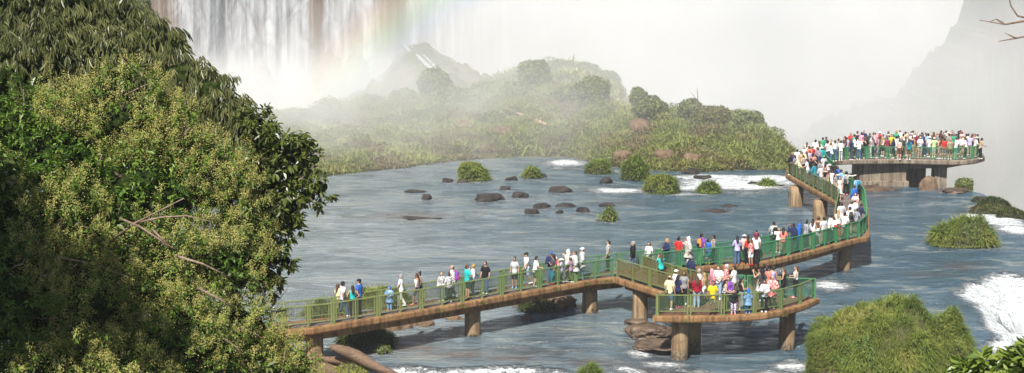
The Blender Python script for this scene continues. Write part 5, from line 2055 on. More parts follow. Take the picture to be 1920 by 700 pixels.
NEARP = [
    (1256, 517, 1.76, -35, 'stand', 'm', 'tee:paleyellow', 'shorts:denim', 'bald:darkbrown', 'man in pale yellow t-shirt and denim shorts at the platform corner', 'white'),
    (1268, 506, 1.70, -60, 'stand', 'm', 'tee:white', 'trousers:khaki', 'cap:white', 'person in white cap and white top behind the pale yellow t-shirt', 'white'),
    (1272, 516, 1.66, -50, 'stand', 'f', 'tee:navy', 'trousers:black', 'long:black', 'woman in dark navy t-shirt with long black hair', 'hotpink'),
    (1283, 510, 1.68, 165, 'stand', 'f', 'tee:grey', 'trousers:black', 'long:brown', 'woman in grey t-shirt and sunglasses facing the camera', 'white', 'sun'),
    (1297, 516.5, 1.64, -30, 'stand', 'f', 'tank:black', 'trousers:olive', 'long:brown', 'woman in black top with long brown hair beside the dark red sweater', 'tan'),
    (1307, 517.5, 1.64, 0, 'stand', 'f', 'shirt:darkred', 'jeans:lightdenim', 'long:brown', 'woman in dark red sweater and light jeans seen from behind', 'tan'),
    (1312, 504.5, 1.76, -80, 'hold', 'm', 'tee:jersey', 'shorts:lightdenim', 'short:grey', 'grey haired man in navy and white jersey reaching right', 'white'),
    (1320, 512, 1.64, 60, 'stand', 'f', 'tank:tan', 'shorts:white', 'long:blond', 'blond woman in tan top and white shorts behind the jersey'),
    (1337, 527, 1.72, 175, 'stand', 'm', 'tee:yellow', 'shorts:camouflage', 'short:black', 'man in bright yellow t-shirt and camouflage shorts at the railing'),
    (1336, 504, 1.58, -70, 'stand', 'f', 'poncho:pink', 'trousers:palepink', 'hood:pink', 'person in pink rain poncho with hood', 'white'),
    (1347, 498.5, 1.76, 170, 'hold', 'm', 'tee:white', 'jeans:lightdenim', 'short:black', 'man in white t-shirt and light jeans holding something', 'white'),
    (1362, 496, 1.70, 100, 'stand', 'f', 'tee:redwhite', 'jeans:denim', 'short:white', 'white haired person with a red and white scarf'),
    (1377, 498.5, 1.78, 55, 'hold', 'm', 'tee:white', 'shorts:brownprint', 'short:black', 'large man in white t-shirt and patterned shorts seen from behind'),
    (1358, 524, 1.64, -100, 'rail', 'f', 'tank:monochrome', 'shorts:black', 'long:black', 'woman with long black hair leaning down at the front railing', 'black'),
    (1366, 520, 1.52, 160, 'stand', 'f', 'jacket:purple', 'trousers:black', 'long:brown', 'girl in purple jacket in the middle of the near platform'),
    (1376, 543, 1.28, 175, 'stand', 'f', 'jacket:black', 'leggings:striped', 'short:black', 'small girl in black jacket and striped pale leggings', 'coral'),
    (1391, 521.5, 1.66, -80, 'hold', 'f', 'tank:black', 'trousers:grey', 'long:black', 'woman in black sleeveless top and grey trousers', 'white'),
    (1403, 541, 1.26, 10, 'stand', 'f', 'poncho:skyblue', 'trousers:blue', 'hood:blue', 'child in blue rain poncho at the front railing of the near platform', 'skyblue'),
    (1425, 503, 1.68, 60, 'photo', 'f', 'tank:black', 'skirt:lightgrey', 'long:black', 'woman in black tank top photographing, beside the very dark long hair'),
    (1435, 495, 1.70, -60, 'stand', 'f', 'tee:navy', 'trousers:denim', 'bun:black', 'tall person with dark hair bun in navy t-shirt at the back railing'),
    (1430, 506, 1.64, 0, 'stand', 'f', 'tee:charcoal', 'trousers:black', 'long:black', 'person in charcoal t-shirt with very dark long hair seen from behind', 'white'),
    (1440, 501, 1.66, -70, 'stand', 'm', 'tee:coral', 'trousers:black', 'short:black', 'person in coral t-shirt on the near platform'),
    (1450, 499, 1.68, 20, 'stand', 'f', 'tank:lavender', 'trousers:purple', 'curly:darkbrown', 'curly haired woman in lavender tank top at the back railing'),
    (1434, 525, 1.64, 165, 'hold', 'f', 'hoodie:lightgrey', 'trousers:black', 'long:black', 'woman in light grey hoodie carrying a plaid bag', 'white'),
    (1449, 517.5, 1.68, 170, 'hold', 'f', 'poncho:redwhite', 'trousers:brown', 'short:grey', 'older person in red and white translucent poncho', 'grey'),
    (1470, 502, 1.68, 75, 'hold', 'f', 'tank:black', 'trousers:black', 'long:brown', 'woman in black holding a camera at the right side of the platform', 'white'),
    (1493, 498.5, 1.70, 85, 'hold', 'f', 'tank:white', 'trousers:black', 'long:brown', 'rightmost woman in white top with long brown hair and pink shoes', 'pink'),
]
LP = {}


def add(rows, grp):
    for r in rows:
        u, vt, h, rot, pose, sex, top, bot, hair, lab = r[:10]
        o_ = person(u, vt, h, rot, pose, sex, top, bot, hair, lab, grp, r[10] if len(r) > 10 else 'black', r[11] if len(r) > 11 else '')
        LP[(u, vt)] = o_


add(LEFTP, GL)
add(RIGHTP, GR)
add(NEARP, GN)
# the child riding on shoulders
car = LP[(1418, 438)]
person(0, 0, 1.05, 15, 'sit', 'm', 'tee:maroon', 'trousers:navy', 'cap:black', 'child in maroon top and black cap riding on a man\'s shoulders', GR, xy=(car.location.x, car.location.y - .06), z=car.location.z + 1.46 - .55)
backpack(LP[(849, 498)], 'purple', 'purple backpack on the balding man in white', 'hotpink')
backpack(LP[(1316, 438)], 'orange', 'orange and black backpack on the man in purple', 'black')
backpack(LP[(1452, 416)], 'black', 'black backpack on the man in black and white t-shirt', 'white')
backpack(LP[(1488, 419)], 'navy', 'navy backpack on the man photographing beside the blue raincoat', 'navy')
backpack(LP[(1563, 405)], 'white', 'white backpack with red pocket at the inner corner', 'red')
backpack(LP[(1594, 388)], 'charcoal', 'small charcoal backpack on the man with navy cap', 'black')
backpack(LP[(1608, 331.5)], 'teal', 'dark teal backpack on the man in sky blue', 'black')
backpack(LP[(1587, 322)], 'grey', 'grey backpack on the dark curly haired woman', 'charcoal')


# ---- the crowd: far end of the walkway and the far platform
def cword(s):
    return dict(tee='t-shirt', tank='tank top', shirt='long sleeves', jacket='jacket', hoodie='hooded top', poncho='rain poncho')[s]


CN = dict(offwhite='off white', lightgrey='light grey', paleblue='pale blue', skyblue='sky blue', paleyellow='pale yellow', darkred='dark red', lightgreen='light green', palepink='pale pink', hotpink='hot pink', darkgreen='dark green')
HW = dict(short='short %s hair', long='long %s hair', bun='a %s hair bun', pony='a %s ponytail', curly='curly %s hair', bald='thinning %s hair', cap='a %s cap', hat='a %s sun hat', hood='a %s hood')
used = {}


def crowd(u, vt, rot, pose, sex, top, bot, hair, place, grp, h=None, shoes='white'):
    tk, tc = top.split(':')
    hk, hc = hair.split(':')
    base = 'person in %s %s, %s' % (CN.get(tc, tc), cword(tk), HW[hk] % {'darkbrown': 'dark brown'}.get(hc, CN.get(hc, hc)))
    lab = base + ', ' + place
    if lab in used:
        raise ValueError('label twice: ' + lab)
    used[lab] = 1
    o_ = person(u, vt, h or prs.uniform(1.60, 1.80), rot + prs.uniform(-15, 15), pose, sex, top, bot, hair, lab, grp, shoes)
    return o_


GB = 'visitors crowded on the slatted walkway before the far platform'
TIP, MID, LOW, NOT = 'at the walkway left tip', 'halfway up the slatted railing', 'low on the slatted railing', 'by the green corner panels'
BP = [(1483, 289, 60, 'rail', 'm', 'jacket:black', 'trousers:black', 'short:brown', TIP), (1487, 285, 20, 'stand', 'm', 'jacket:navy', 'trousers:denim', 'short:blond', TIP), (1495, 280, -20, 'stand', 'm', 'tee:white', 'trousers:navy', 'short:black', TIP),
      (1503, 284, 150, 'stand', 'f', 'tee:tan', 'trousers:khaki', 'long:brown', TIP), (1508, 275, 160, 'stand', 'f', 'tee:offwhite', 'trousers:black', 'long:darkbrown', TIP), (1500, 294, 30, 'rail', 'f', 'shirt:cream', 'trousers:white', 'long:blond', TIP),
      (1508, 291, 40, 'rail', 'm', 'tank:grey', 'trousers:black', 'short:darkbrown', MID), (1515, 298, 60, 'rail', 'f', 'tee:white', 'shorts:white', 'short:black', MID), (1518, 282, 10, 'stand', 'm', 'tee:lavender', 'trousers:denim', 'cap:red', MID),
      (1517, 274, -40, 'stand', 'm', 'tee:coral', 'trousers:black', 'short:brown', MID), (1524, 274, 30, 'stand', 'm', 'tee:red', 'trousers:khaki', 'bald:darkbrown', MID), (1530, 293, 130, 'photo', 'f', 'tee:black', 'trousers:navy', 'bun:black', MID),
      (1523, 297, 60, 'rail', 'm', 'shirt:black', 'trousers:denim', 'short:darkbrown', MID), (1534, 277, -20, 'stand', 'f', 'tee:mauve', 'trousers:black', 'short:black', MID), (1541, 276, 10, 'stand', 'm', 'poncho:turquoise', 'trousers:khaki', 'hat:white', MID),
      (1529, 262, 20, 'stand', 'm', 'tee:white', 'trousers:black', 'short:darkbrown', MID), (1537, 301, 40, 'stand', 'm', 'tee:grey', 'trousers:denim', 'short:brown', MID), (1529, 306, 50, 'rail', 'm', 'jacket:teal', 'trousers:black', 'short:black', MID),
      (1545, 292, 20, 'stand', 'm', 'tee:lightgrey', 'trousers:charcoal', 'cap:grey', NOT), (1549, 303, -40, 'stand', 'f', 'tee:palepink', 'trousers:black', 'long:black', NOT), (1555, 308, 100, 'stand', 'f', 'tee:offwhite', 'trousers:denim', 'hat:white', LOW),
      (1548, 314, 150, 'stand', 'f', 'tank:black', 'trousers:grey', 'long:brown', LOW), (1541, 309, 40, 'rail', 'f', 'shirt:lightgrey', 'trousers:grey', 'short:grey', LOW), (1564, 305, -20, 'stand', 'm', 'tee:black', 'trousers:black', 'curly:black', LOW),
      (1571, 312, -30, 'stand', 'm', 'jacket:blue', 'trousers:navy', 'short:brown', LOW), (1553, 321, 40, 'stand', 'f', 'tank:tan', 'trousers:black', 'pony:brown', LOW), (1566, 315, 10, 'hold', 'm', 'hoodie:navy', 'trousers:denim', 'short:darkbrown', LOW), (1557, 313, 30, 'stand', 'm', 'shirt:charcoal', 'trousers:black', 'short:black', LOW),
      (1578, 318, -60, 'stand', 'm', 'tee:skyblue', 'shorts:grey', 'short:black', LOW), (1524, 288, -30, 'stand', 'f', 'tank:pink', 'trousers:denim', 'pony:black', MID), (1512, 284, 40, 'stand', 'f', 'tee:paleyellow', 'trousers:denim', 'long:brown', MID),
      (1492, 291, 70, 'rail', 'f', 'tee:grey', 'trousers:black', 'short:black', TIP), (1536, 288, 10, 'stand', 'm', 'tee:navy', 'trousers:khaki', 'short:grey', NOT), (1513, 267, -20, 'rail', 'f', 'tee:offwhite', 'trousers:denim', 'long:brown', MID)]
for (u, vt, rot, pose, sex, top, bot, hair, pl) in BP:
    crowd(u, vt, rot, pose, sex, top, bot, hair, pl, GB, prs.uniform(1.62, 1.80))
GF = 'visitors crowded on the far platform'
FC, FWL, FGAP, FPIER, FEND = 'at the platform left corner', 'above the concrete wall', 'over the gap by the wall', 'above the square pier', 'at the platform right end'
FP_ = [(1536, 264, 20, 'stand', 'f', 'tee:offwhite', 'trousers:black', 'long:brown', FC), (1543, 258, 0, 'stand', 'f', 'tee:green', 'trousers:black', 'short:black', FC), (1549, 257, 10, 'stand', 'm', 'tee:charcoal', 'trousers:denim', 'short:black', FC),
       (1553, 264, -20, 'stand', 'm', 'tee:lightgrey', 'trousers:denim', 'short:black', FC), (1559, 261, -30, 'stand', 'f', 'tee:white', 'trousers:black', 'long:blond', FC), (1566, 263, 0, 'stand', 'f', 'tank:white', 'trousers:denim', 'pony:brown', FC),
       (1572, 260, 10, 'stand', 'm', 'tee:grey', 'trousers:black', 'short:brown', FC), (1577, 264, 10, 'rail', 'm', 'shirt:white', 'trousers:lightgrey', 'short:darkbrown', FC), (1560, 268, 60, 'rail', 'f', 'shirt:checked', 'trousers:denim', 'short:brown', FC), (1584, 256, 80, 'stand', 'f', 'tee:brown', 'trousers:black', 'long:darkbrown', FC),
       (1588, 257.5, -60, 'stand', 'm', 'tee:lavender', 'trousers:navy', 'short:darkbrown', FC), (1597, 260, -70, 'stand', 'f', 'shirt:navy', 'trousers:charcoal', 'long:brown', FC), (1605, 256, 10, 'stand', 'f', 'tee:white', 'trousers:black', 'long:darkbrown', FC), (1611, 259, -20, 'rail', 'm', 'tee:white', 'trousers:denim', 'bald:grey', FC),
       (1619, 258.5, 150, 'photo', 'f', 'tank:black', 'trousers:black', 'curly:black', FWL), (1624, 256, 30, 'face', 'f', 'tee:black', 'jeans:denim', 'short:brown', FWL), (1636, 254, 20, 'stand', 'm', 'tee:paleblue', 'trousers:lightgrey', 'short:grey', FWL), (1638, 258, 60, 'rail', 'f', 'tank:grey', 'trousers:black', 'long:brown', FWL),
       (1647, 256.5, 80, 'stand', 'm', 'tee:mauve', 'trousers:grey', 'short:brown', FWL), (1650, 256, -10, 'stand', 'm', 'tee:charcoal', 'trousers:black', 'short:black', FWL), (1656, 257, -60, 'stand', 'f', 'tank:cream', 'shorts:black', 'long:blond', FWL), (1665, 257.5, 0, 'rail', 'f', 'shirt:maroon', 'skirt:charcoal', 'short:brown', FWL),
       (1666, 252, 20, 'stand', 'm', 'tee:tan', 'trousers:khaki', 'hat:cream', FWL), (1673, 252, 170, 'stand', 'f', 'tee:yellow', 'trousers:black', 'short:black', FWL), (1675, 260, 40, 'stand', 'f', 'shirt:navy', 'skirt:black', 'long:darkbrown', FWL), (1681, 255, 0, 'stand', 'm', 'tee:white', 'shorts:white', 'short:black', FWL),
       (1687, 261, -30, 'stand', 'f', 'tank:palepink', 'shorts:brown', 'short:brown', FWL), (1692, 257.5, 20, 'stand', 'm', 'shirt:charcoal', 'trousers:black', 'bald:grey', FGAP), (1698, 256, 0, 'stand', 'f', 'tee:white', 'shorts:khaki', 'long:brown', FGAP), (1705, 261, -10, 'stand', 'f', 'tee:teal', 'shorts:olive', 'long:darkbrown', FGAP),
       (1711, 255.5, -40, 'stand', 'f', 'tank:navy', 'shorts:khaki', 'short:brown', FGAP), (1710, 250, -60, 'armup', 'm', 'tee:white', 'trousers:black', 'cap:white', FGAP), (1717, 249, 10, 'stand', 'm', 'shirt:paleblue', 'shorts:darkgreen', 'short:grey', FGAP), (1726, 256, 160, 'hold', 'f', 'tee:checked', 'shorts:khaki', 'bald:darkbrown', FGAP),
       (1729, 249, 100, 'stand', 'f', 'tee:offwhite', 'trousers:black', 'bun:brown', FGAP), (1733, 256, -30, 'stand', 'f', 'tank:navy', 'trousers:navy', 'long:darkbrown', FGAP), (1737, 251, -30, 'armup', 'm', 'tee:skyblue', 'trousers:denim', 'short:brown', FGAP), (1743, 256, 30, 'stand', 'f', 'tee:white', 'skirt:charcoal', 'hat:white', FGAP),
       (1752, 258, 0, 'hips', 'm', 'tee:lightgreen', 'shorts:lightgrey', 'cap:white', FPIER), (1757, 249, 20, 'stand', 'f', 'tee:red', 'trousers:black', 'short:brown', FPIER), (1763, 250, -20, 'stand', 'm', 'tee:black', 'trousers:denim', 'short:black', FPIER), (1763, 258, 30, 'stand', 'f', 'tank:brown', 'shorts:khaki', 'long:brown', FPIER),
       (1771, 259.5, 0, 'stand', 'm', 'tee:red', 'shorts:plaid', 'short:darkbrown', FPIER), (1774, 245, 10, 'stand', 'm', 'tee:white', 'trousers:black', 'short:brown', FPIER), (1780, 251, -10, 'stand', 'm', 'tee:grey', 'trousers:charcoal', 'short:black', FPIER), (1786, 245, 0, 'photo', 'm', 'tee:lavender', 'jeans:denim', 'short:black', FPIER),
       (1793, 257.5, -70, 'rail', 'm', 'tee:white', 'shorts:grey', 'short:black', FPIER), (1782, 260, 15, 'stand', 'f', 'tee:khaki', 'shorts:brown', 'short:blond', FPIER), (1797, 246, 0, 'stand', 'm', 'tee:navy', 'trousers:black', 'short:black', FEND), (1800, 244.5, 60, 'stand', 'f', 'tee:charcoal', 'trousers:black', 'bun:black', FEND),
       (1804, 247, 10, 'stand', 'f', 'tee:palepink', 'trousers:denim', 'cap:red', FEND), (1804, 256, 120, 'rail', 'm', 'shirt:white', 'trousers:khaki', 'short:brown', FEND), (1812, 258, 70, 'rail', 'f', 'tee:white', 'trousers:black', 'pony:black', FEND), (1816, 251, -40, 'stand', 'm', 'tee:offwhite', 'trousers:denim', 'short:darkbrown', FEND),
       (1819, 253.5, -30, 'rail', 'm', 'tee:lavender', 'trousers:khaki', 'short:grey', FEND), (1824, 251, -60, 'stand', 'f', 'tee:grey', 'trousers:black', 'long:brown', FEND), (1829, 257, -70, 'rail', 'f', 'shirt:offwhite', 'trousers:khaki', 'hat:white', FEND), (1835, 252, 60, 'rail', 'f', 'tank:black', 'trousers:black', 'short:black', FEND), (1839, 259, -90, 'rail', 'f', 'tee:tan', 'trousers:black', 'short:black', FEND), (1796, 252, 30, 'stand', 'f', 'tee:hotpink', 'trousers:denim', 'long:black', FEND)]
for (u, vt, rot, pose, sex, top, bot, hair, pl) in FP_:
    crowd(u, vt, rot, pose, sex, top, bot, hair, pl, GF, prs.uniform(1.64, 1.80))
# back rows, heads between the front ones
n_b = 0
tops = ['white', 'black', 'navy', 'grey', 'red', 'offwhite', 'paleblue', 'charcoal', 'olive', 'turquoise', 'pink', 'khaki', 'blue', 'cream', 'maroon', 'green']
for i, u in enumerate(np.linspace(1592, 1826, 34)):
    pl = ['back row left of the wall', 'back row above the concrete wall', 'back row over the gap', 'back row above the pier', 'back row right of the pier'][0 if u < 1619 else 1 if u < 1692 else 2 if u < 1750 else 3 if u < 1790 else 4]
    for tries in range(60):
        tk = prs.choice(['tee', 'tee', 'shirt', 'tank', 'jacket'])
        tc = prs.choice(tops)
        sex = prs.choice('mf')
        hk = prs.choice(['short', 'short', 'cap', 'bald'] if sex == 'm' else ['long', 'bun', 'short', 'pony', 'hat'])
        hc = prs.choice(['white', 'navy', 'red', 'khaki']) if hk in ('cap', 'hat') else prs.choice(['black', 'darkbrown', 'brown', 'brown', 'blond'])
        lab = 'person in %s %s, %s, %s' % (CN.get(tc, tc), cword(tk), HW[hk] % {'darkbrown': 'dark brown'}.get(hc, hc), pl)
        key2 = (tc, pl)
        if lab not in used and key2 not in used:
            used[key2] = 1
            break
    hgt = prs.uniform(1.60, 1.82)
    xy = P(u + prs.uniform(-3, 3), 284.5 + prs.uniform(-1.2, 5.5), DZ)
    used[lab] = 1
    person(0, 0, hgt, prs.choice([0, 0, 20, -20, 170, 90]), prs.choice(['stand', 'rail', 'photo', 'stand', 'hold']), sex, tk + ':' + tc, prs.choice(['trousers:black', 'jeans:denim', 'shorts:khaki']), hk + ':' + hc, lab, GF, 'black', xy=(xy.x, xy.y))
# ================================================================== foreground trees
def leaf_tmpl(L, W, fold=.25, droop=.2):
    """one leaf along +X, 6 vertices, two quads"""
    return np.array([[0, 0, 0], [.38 * L, W * .5, fold * W * .5 - droop * L * .1], [.74 * L, W * .36, fold * W * .36 - droop * L * .5], [L, 0, -droop * L], [.74 * L, -W * .36, fold * W * .36 - droop * L * .5], [.38 * L, -W * .5, fold * W * .5 - droop * L * .1]])


def frames(d, r, roll=None):
    """rotation matrices with X along d"""
    n = len(d)
    d = d / (np.linalg.norm(d, axis=1)[:, None] + 1e-9)
    up = np.array([0, 0, 1.]) + .35 * r.normal(size=(n, 3))
    y = np.cross(up, d)
    y /= np.linalg.norm(y, axis=1)[:, None] + 1e-9
    z = np.cross(d, y)
    return np.stack([d, y, z], 2)


def put_leaves(org, d, tmpl, scale, r):
    n = len(org)
    M = frames(d, r)
    V = np.einsum('nij,mj->nmi', M, tmpl) * scale[:, None, None] + org[:, None, :]
    m = len(tmpl)
    b = np.arange(n)[:, None] * m
    Qd = np.concatenate([b + np.array([0, 1, 2, 3]), b + np.array([0, 3, 4, 5])])
    return V.reshape(-1, 3), Qd, None, m


def lobe_points(lobes, dens, seed, zmin=-.7, shell=(.72, 1.06)):
    """sprig positions and outward normals over a set of lobes [(centre, radius)]"""
    r = np.random.default_rng(seed)
    Ps, Ns = [], []
    for i, (c, R) in enumerate(lobes):
        n = int(dens * R * R)
        S = sphere_pts(n, seed + i * 3, zmin)
        f = 1 + .34 * fbm(S[:, 0] * 1.8, S[:, 1] * 1.8, S[:, 2] * 1.8, seed + i, 3)
        Ps.append(np.array(c) + S * f[:, None] * R * r.uniform(*shell, n)[:, None])
        Ns.append(S)
    return np.concatenate(Ps), np.concatenate(Ns)


def px_lobes(lst):
    out = []
    for u, v, rp, d in lst:
        out.append((np.array(PD(u, v, d)[:]), rp * d / F))
    return out


def tone_of(Pt, r, k, amp=.5, fq=1.3, seed=3):
    t = np.clip(.5 + .6 * fbm(Pt[:, 0] * fq, Pt[:, 1] * fq, Pt[:, 2] * fq, seed, 3), 0, 1)
    return np.clip(amp * t + (1 - amp) * r.random(len(Pt)), 0, 1)


def limbs(mb, base, lobes, r0, seed, top=.25, extra=2):
    r = np.random.default_rng(seed)
    base = Vector(base)
    cen = Vector(np.mean([c for c, R in lobes], 0).tolist())
    fork = base.lerp(cen, .45)
    fork = Vector((cen.x - .9, cen.y + .5, cen.z - 1.2))
    mb.path([base - Vector((0, 0, .5)), base.lerp(fork, .35) + Vector((.1, 0, 0)), base.lerp(fork, .7), fork], [r0 * 1.35, r0, r0 * .9, r0 * .8], 12)
    for c, R in lobes:
        c = Vector(c.tolist())
        m1 = fork.lerp(c, .4) + Vector(r.normal(0, .15, 3).tolist())
        mb.path([fork, m1, c, c + Vector((r.normal(0, .3) * R, r.normal(0, .3) * R, R * .6))], [r0 * .5, r0 * .34, r0 * .2, r0 * .06], 8)
        for q in range(extra):
            dd = Vector(r.normal(size=3).tolist()).normalized()
            e = c + dd * R * .95
            mid = c.lerp(e, .5) + Vector((0, 0, .12 * R))
            mb.path([c, mid, e], [r0 * .16, r0 * .10, r0 * .04], 6)


M_bark = rock_mat('tree_bark', (.10, .075, .055), (.19, .15, .115), False, 3)
M_twig = rock_mat('pale_twig_bark', (.20, .14, .10), (.32, .24, .18), False, 5)
k = N('inner_leaves')  # core material, painted dark as the crowns' inner shade
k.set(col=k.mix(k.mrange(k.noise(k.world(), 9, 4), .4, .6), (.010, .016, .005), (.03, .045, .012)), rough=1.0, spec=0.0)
M_core = k.m  # near-black colour paints the shade inside the crowns
M_leafA = leaf_mat('flowering_tree_leaves', [(0, (.035, .075, .010)), (.5, (.10, .18, .022)), (.85, (.19, .28, .035)), (1, (.33, .30, .05))], .25, .45, .35)
M_blossom = leaf_mat('yellow_green_blossom', [(0, (.25, .25, .06)), (.6, (.46, .43, .14)), (1, (.60, .54, .22))], .3, .7, .1)
M_leafB = leaf_mat('drooping_leaves', [(0, (.035, .045, .014)), (.5, (.11, .125, .042)), (.85, (.23, .225, .09)), (1, (.40, .35, .16))], .2, .38, .45)
M_leafC = leaf_mat('broad_glossy_leaves', [(0, (.035, .06, .010)), (.5, (.10, .13, .026)), (.93, (.15, .16, .035)), (.97, (.30, .26, .06)), (1, (.35, .12, .03))], .25, .35, .5)
M_leafD = leaf_mat('feathery_leaves', [(0, (.02, .05, .006)), (.6, (.06, .13, .014)), (1, (.12, .21, .025))], .4, .45, .35)


def build_tree(name, label, cat, base, lobes, leaves, r0, seed, core=.72, corez=.9, group=None, twigs=0):
    t = tag(empty(name, base), label, cat, group)
    o = np.array(base)
    mb = MB()
    limbs(mb, base, lobes, r0, seed)
    mb.V = [(v[0] - base[0], v[1] - base[1], v[2] - base[2]) for v in mb.V]
    ob('trunk', mb.mesh('trunk', True), M_bark, t)
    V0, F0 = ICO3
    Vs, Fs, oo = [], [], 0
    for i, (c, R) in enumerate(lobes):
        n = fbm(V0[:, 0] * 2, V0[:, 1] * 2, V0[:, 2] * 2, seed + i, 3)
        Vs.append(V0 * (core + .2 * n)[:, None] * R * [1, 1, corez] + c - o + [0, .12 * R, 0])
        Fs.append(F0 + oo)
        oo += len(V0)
    ob('dark_core', mesh_np('dark_core', np.concatenate(Vs), [np.concatenate(Fs)]), M_core, t)  # solid lobe cores, painted dark as the crown's inner shade
    for nm, (V, Q, A), mat in leaves:
        ob(nm, mesh_np(nm, V - o, [Q], attrs={'rnd': A}, smooth=False), mat, t)
    if twigs:
        r = np.random.default_rng(seed + 70)
        tb = MB()
        Pt, Nn = lobe_points(lobes, twigs, seed + 71, -.3, (.9, 1.02))
        for p, n in zip(Pt, Nn):
            dd = Vector((n * .35 + r.normal(0, .6, 3)).tolist()).normalized() * r.uniform(.25, .7)
            p = Vector((p - o).tolist())
            tb.path([p - dd * .5, p + Vector(r.normal(0, .03, 3).tolist()), p + dd * .5 + Vector((0, 0, -.03))], [.013, .009, .004], 5)
        ob('twigs', tb.mesh('twigs', True), M_twig, t)['kind'] = 'stuff'
    return t


def sprig_leaves(Pt, Nn, nleaf, L, W, seed, spread=.9, up=.3, droop=.25, tw=.16, hang=0.0):
    """leaves set along a short twig at every point"""
    r = np.random.default_rng(seed)
    n = len(Pt)
    ax = Nn + [0, 0, up] + .45 * r.normal(size=(n, 3))
    ax[:, 2] -= hang
    ax /= np.linalg.norm(ax, axis=1)[:, None]
    O, D, T = [], [], []
    tn = tone_of(Pt, r, 0, .55, 1.1, seed)
    for k_ in range(nleaf):
        s = (k_ + .5) / nleaf
        q = r.normal(size=(n, 3))
        side = np.cross(ax, q)
        side /= np.linalg.norm(side, axis=1)[:, None] + 1e-9
        O.append(Pt + ax * (tw * (s - .3)) + side * .01)
        dd = ax * (.25 + .5 * s) + side * spread
        dd[:, 2] -= hang * .9
        D.append(dd)
        T.append(np.clip(tn * .6 + r.random(n) * .4, 0, 1))
    O, D, T = np.concatenate(O), np.concatenate(D), np.concatenate(T)
    V, Q, _, m = put_leaves(O, D, leaf_tmpl(L, W, .3, droop), r.uniform(.65, 1.2, len(O)), r)
    return V, Q, np.repeat(T, m)


def panicles(Pt, Nn, seed, nf=100, size=.0185, ln=.21, wd=.058):
    r = np.random.default_rng(seed)
    n = len(Pt)
    ax = Nn * .7 + [0, 0, .7] + .3 * r.normal(size=(n, 3))
    ax /= np.linalg.norm(ax, axis=1)[:, None]
    s = r.random((n, nf))
    off = r.normal(size=(n, nf, 3)) * (wd * (1.1 - s * .8))[..., None]
    C = Pt[:, None, :] + ax[:, None, :] * (s * ln)[..., None] + off
    C = C.reshape(-1, 3)
    tn = np.repeat(tone_of(Pt, r, 0, .6, 1.6, seed), nf)
    V, Q, _, A = leafquads(C, np.repeat(Nn, nf, 0) + [0, 0, .4], size, seed + 1, .8, 1.0)
    A = np.clip(.5 * A + .5 * np.repeat(tn, 4), 0, 1)
    return V, Q, A


def fronds(Pt, Nn, seed, ln=.26, nl=9, L=.075, W=.026):
    """feathery compound leaves: leaflet pairs along an arching rib"""
    r = np.random.default_rng(seed)
    n = len(Pt)
    d = Nn + .5 * r.normal(size=(n, 3)) + [0, 0, .2]
    d /= np.linalg.norm(d, axis=1)[:, None]
    M = frames(d, r)
    O, D, T = [], [], []
    tn = r.random(n)
    for k_ in range(nl):
        s = (k_ + .6) / nl
        p = Pt + M[:, :, 0] * (s * ln) - np.array([0, 0, 1]) * (.35 * ln * s * s)
        for sg in (-1, 1):
            O.append(p)
            D.append(M[:, :, 1] * sg + M[:, :, 0] * .55 - np.array([0, 0, .25]))
            T.append(tn)
    O, D, T = np.concatenate(O), np.concatenate(D), np.concatenate(T)
    V, Q, _, m = put_leaves(O, D, leaf_tmpl(L, W, .2, .15), np.full(len(O), 1.0), r)
    return V, Q, np.repeat(np.clip(T * .7 + .3 * r.random(len(T)), 0, 1), m)


# ---- drooping-leaved tree (behind, top left)
LB = px_lobes([(-60, 40, 110, 30), (40, 50, 110, 29.5), (130, 40, 105, 29.5), (215, 60, 70, 29.5), (275, 95, 66, 29), (310, 100, 46, 28.8), (215, 135, 90, 28.5), (330, 160, 66, 28), (110, 130, 105, 28.5), (10, 150, 100, 28),
               (365, 190, 52, 27.8), (400, 175, 40, 27.6), (420, 220, 52, 27.6), (445, 225, 36, 27.4), (455, 280, 52, 27.4), (420, 300, 60, 27.2), (470, 320, 40, 27.2), (340, 230, 60, 27.5)])
Pt, Nn = lobe_points(LB, 420, 1001, -.75, (.7, 1.1))
VL = sprig_leaves(Pt, Nn, 11, .19, .027, 1002, .55, .1, .35, .2, 1.0)
build_tree('drooping_leaf_tree', 'tall tree with long narrow drooping grey green leaves filling the upper left', 'tree', (-8.4, 29.5, 8.5), LB, [('leaves', VL, M_leafB)], .26, 1010, .66)
# ---- broad-leaved tree at the right edge of the foliage
LC = px_lobes([(478, 235, 34, 27.2), (505, 268, 44, 27), (548, 285, 36, 27), (575, 275, 22, 27), (588, 300, 20, 26.9), (555, 325, 34, 27), (598, 352, 26, 26.8), (575, 370, 28, 26.8), (500, 335, 54, 26.8), (535, 385, 40, 26.7), (505, 420, 48, 26.6), (550, 420, 22, 26.6), (500, 470, 40, 26.4), (535, 490, 18, 26.4), (500, 520, 34, 26.2), (482, 385, 44, 26.6)])
Pt, Nn = lobe_points(LC, 300, 1101, -.85, (.55, 1.12))
VL = sprig_leaves(Pt, Nn, 8, .135, .058, 1102, 1.0, .25, .3, .08, .25)
build_tree('broad_leaf_tree', 'tree with broad glossy leaves reaching out over the river at the foliage edge', 'tree', (-5.9, 28.2, 8.0), LC, [('leaves', VL, M_leafC)], .16, 1110, .5)
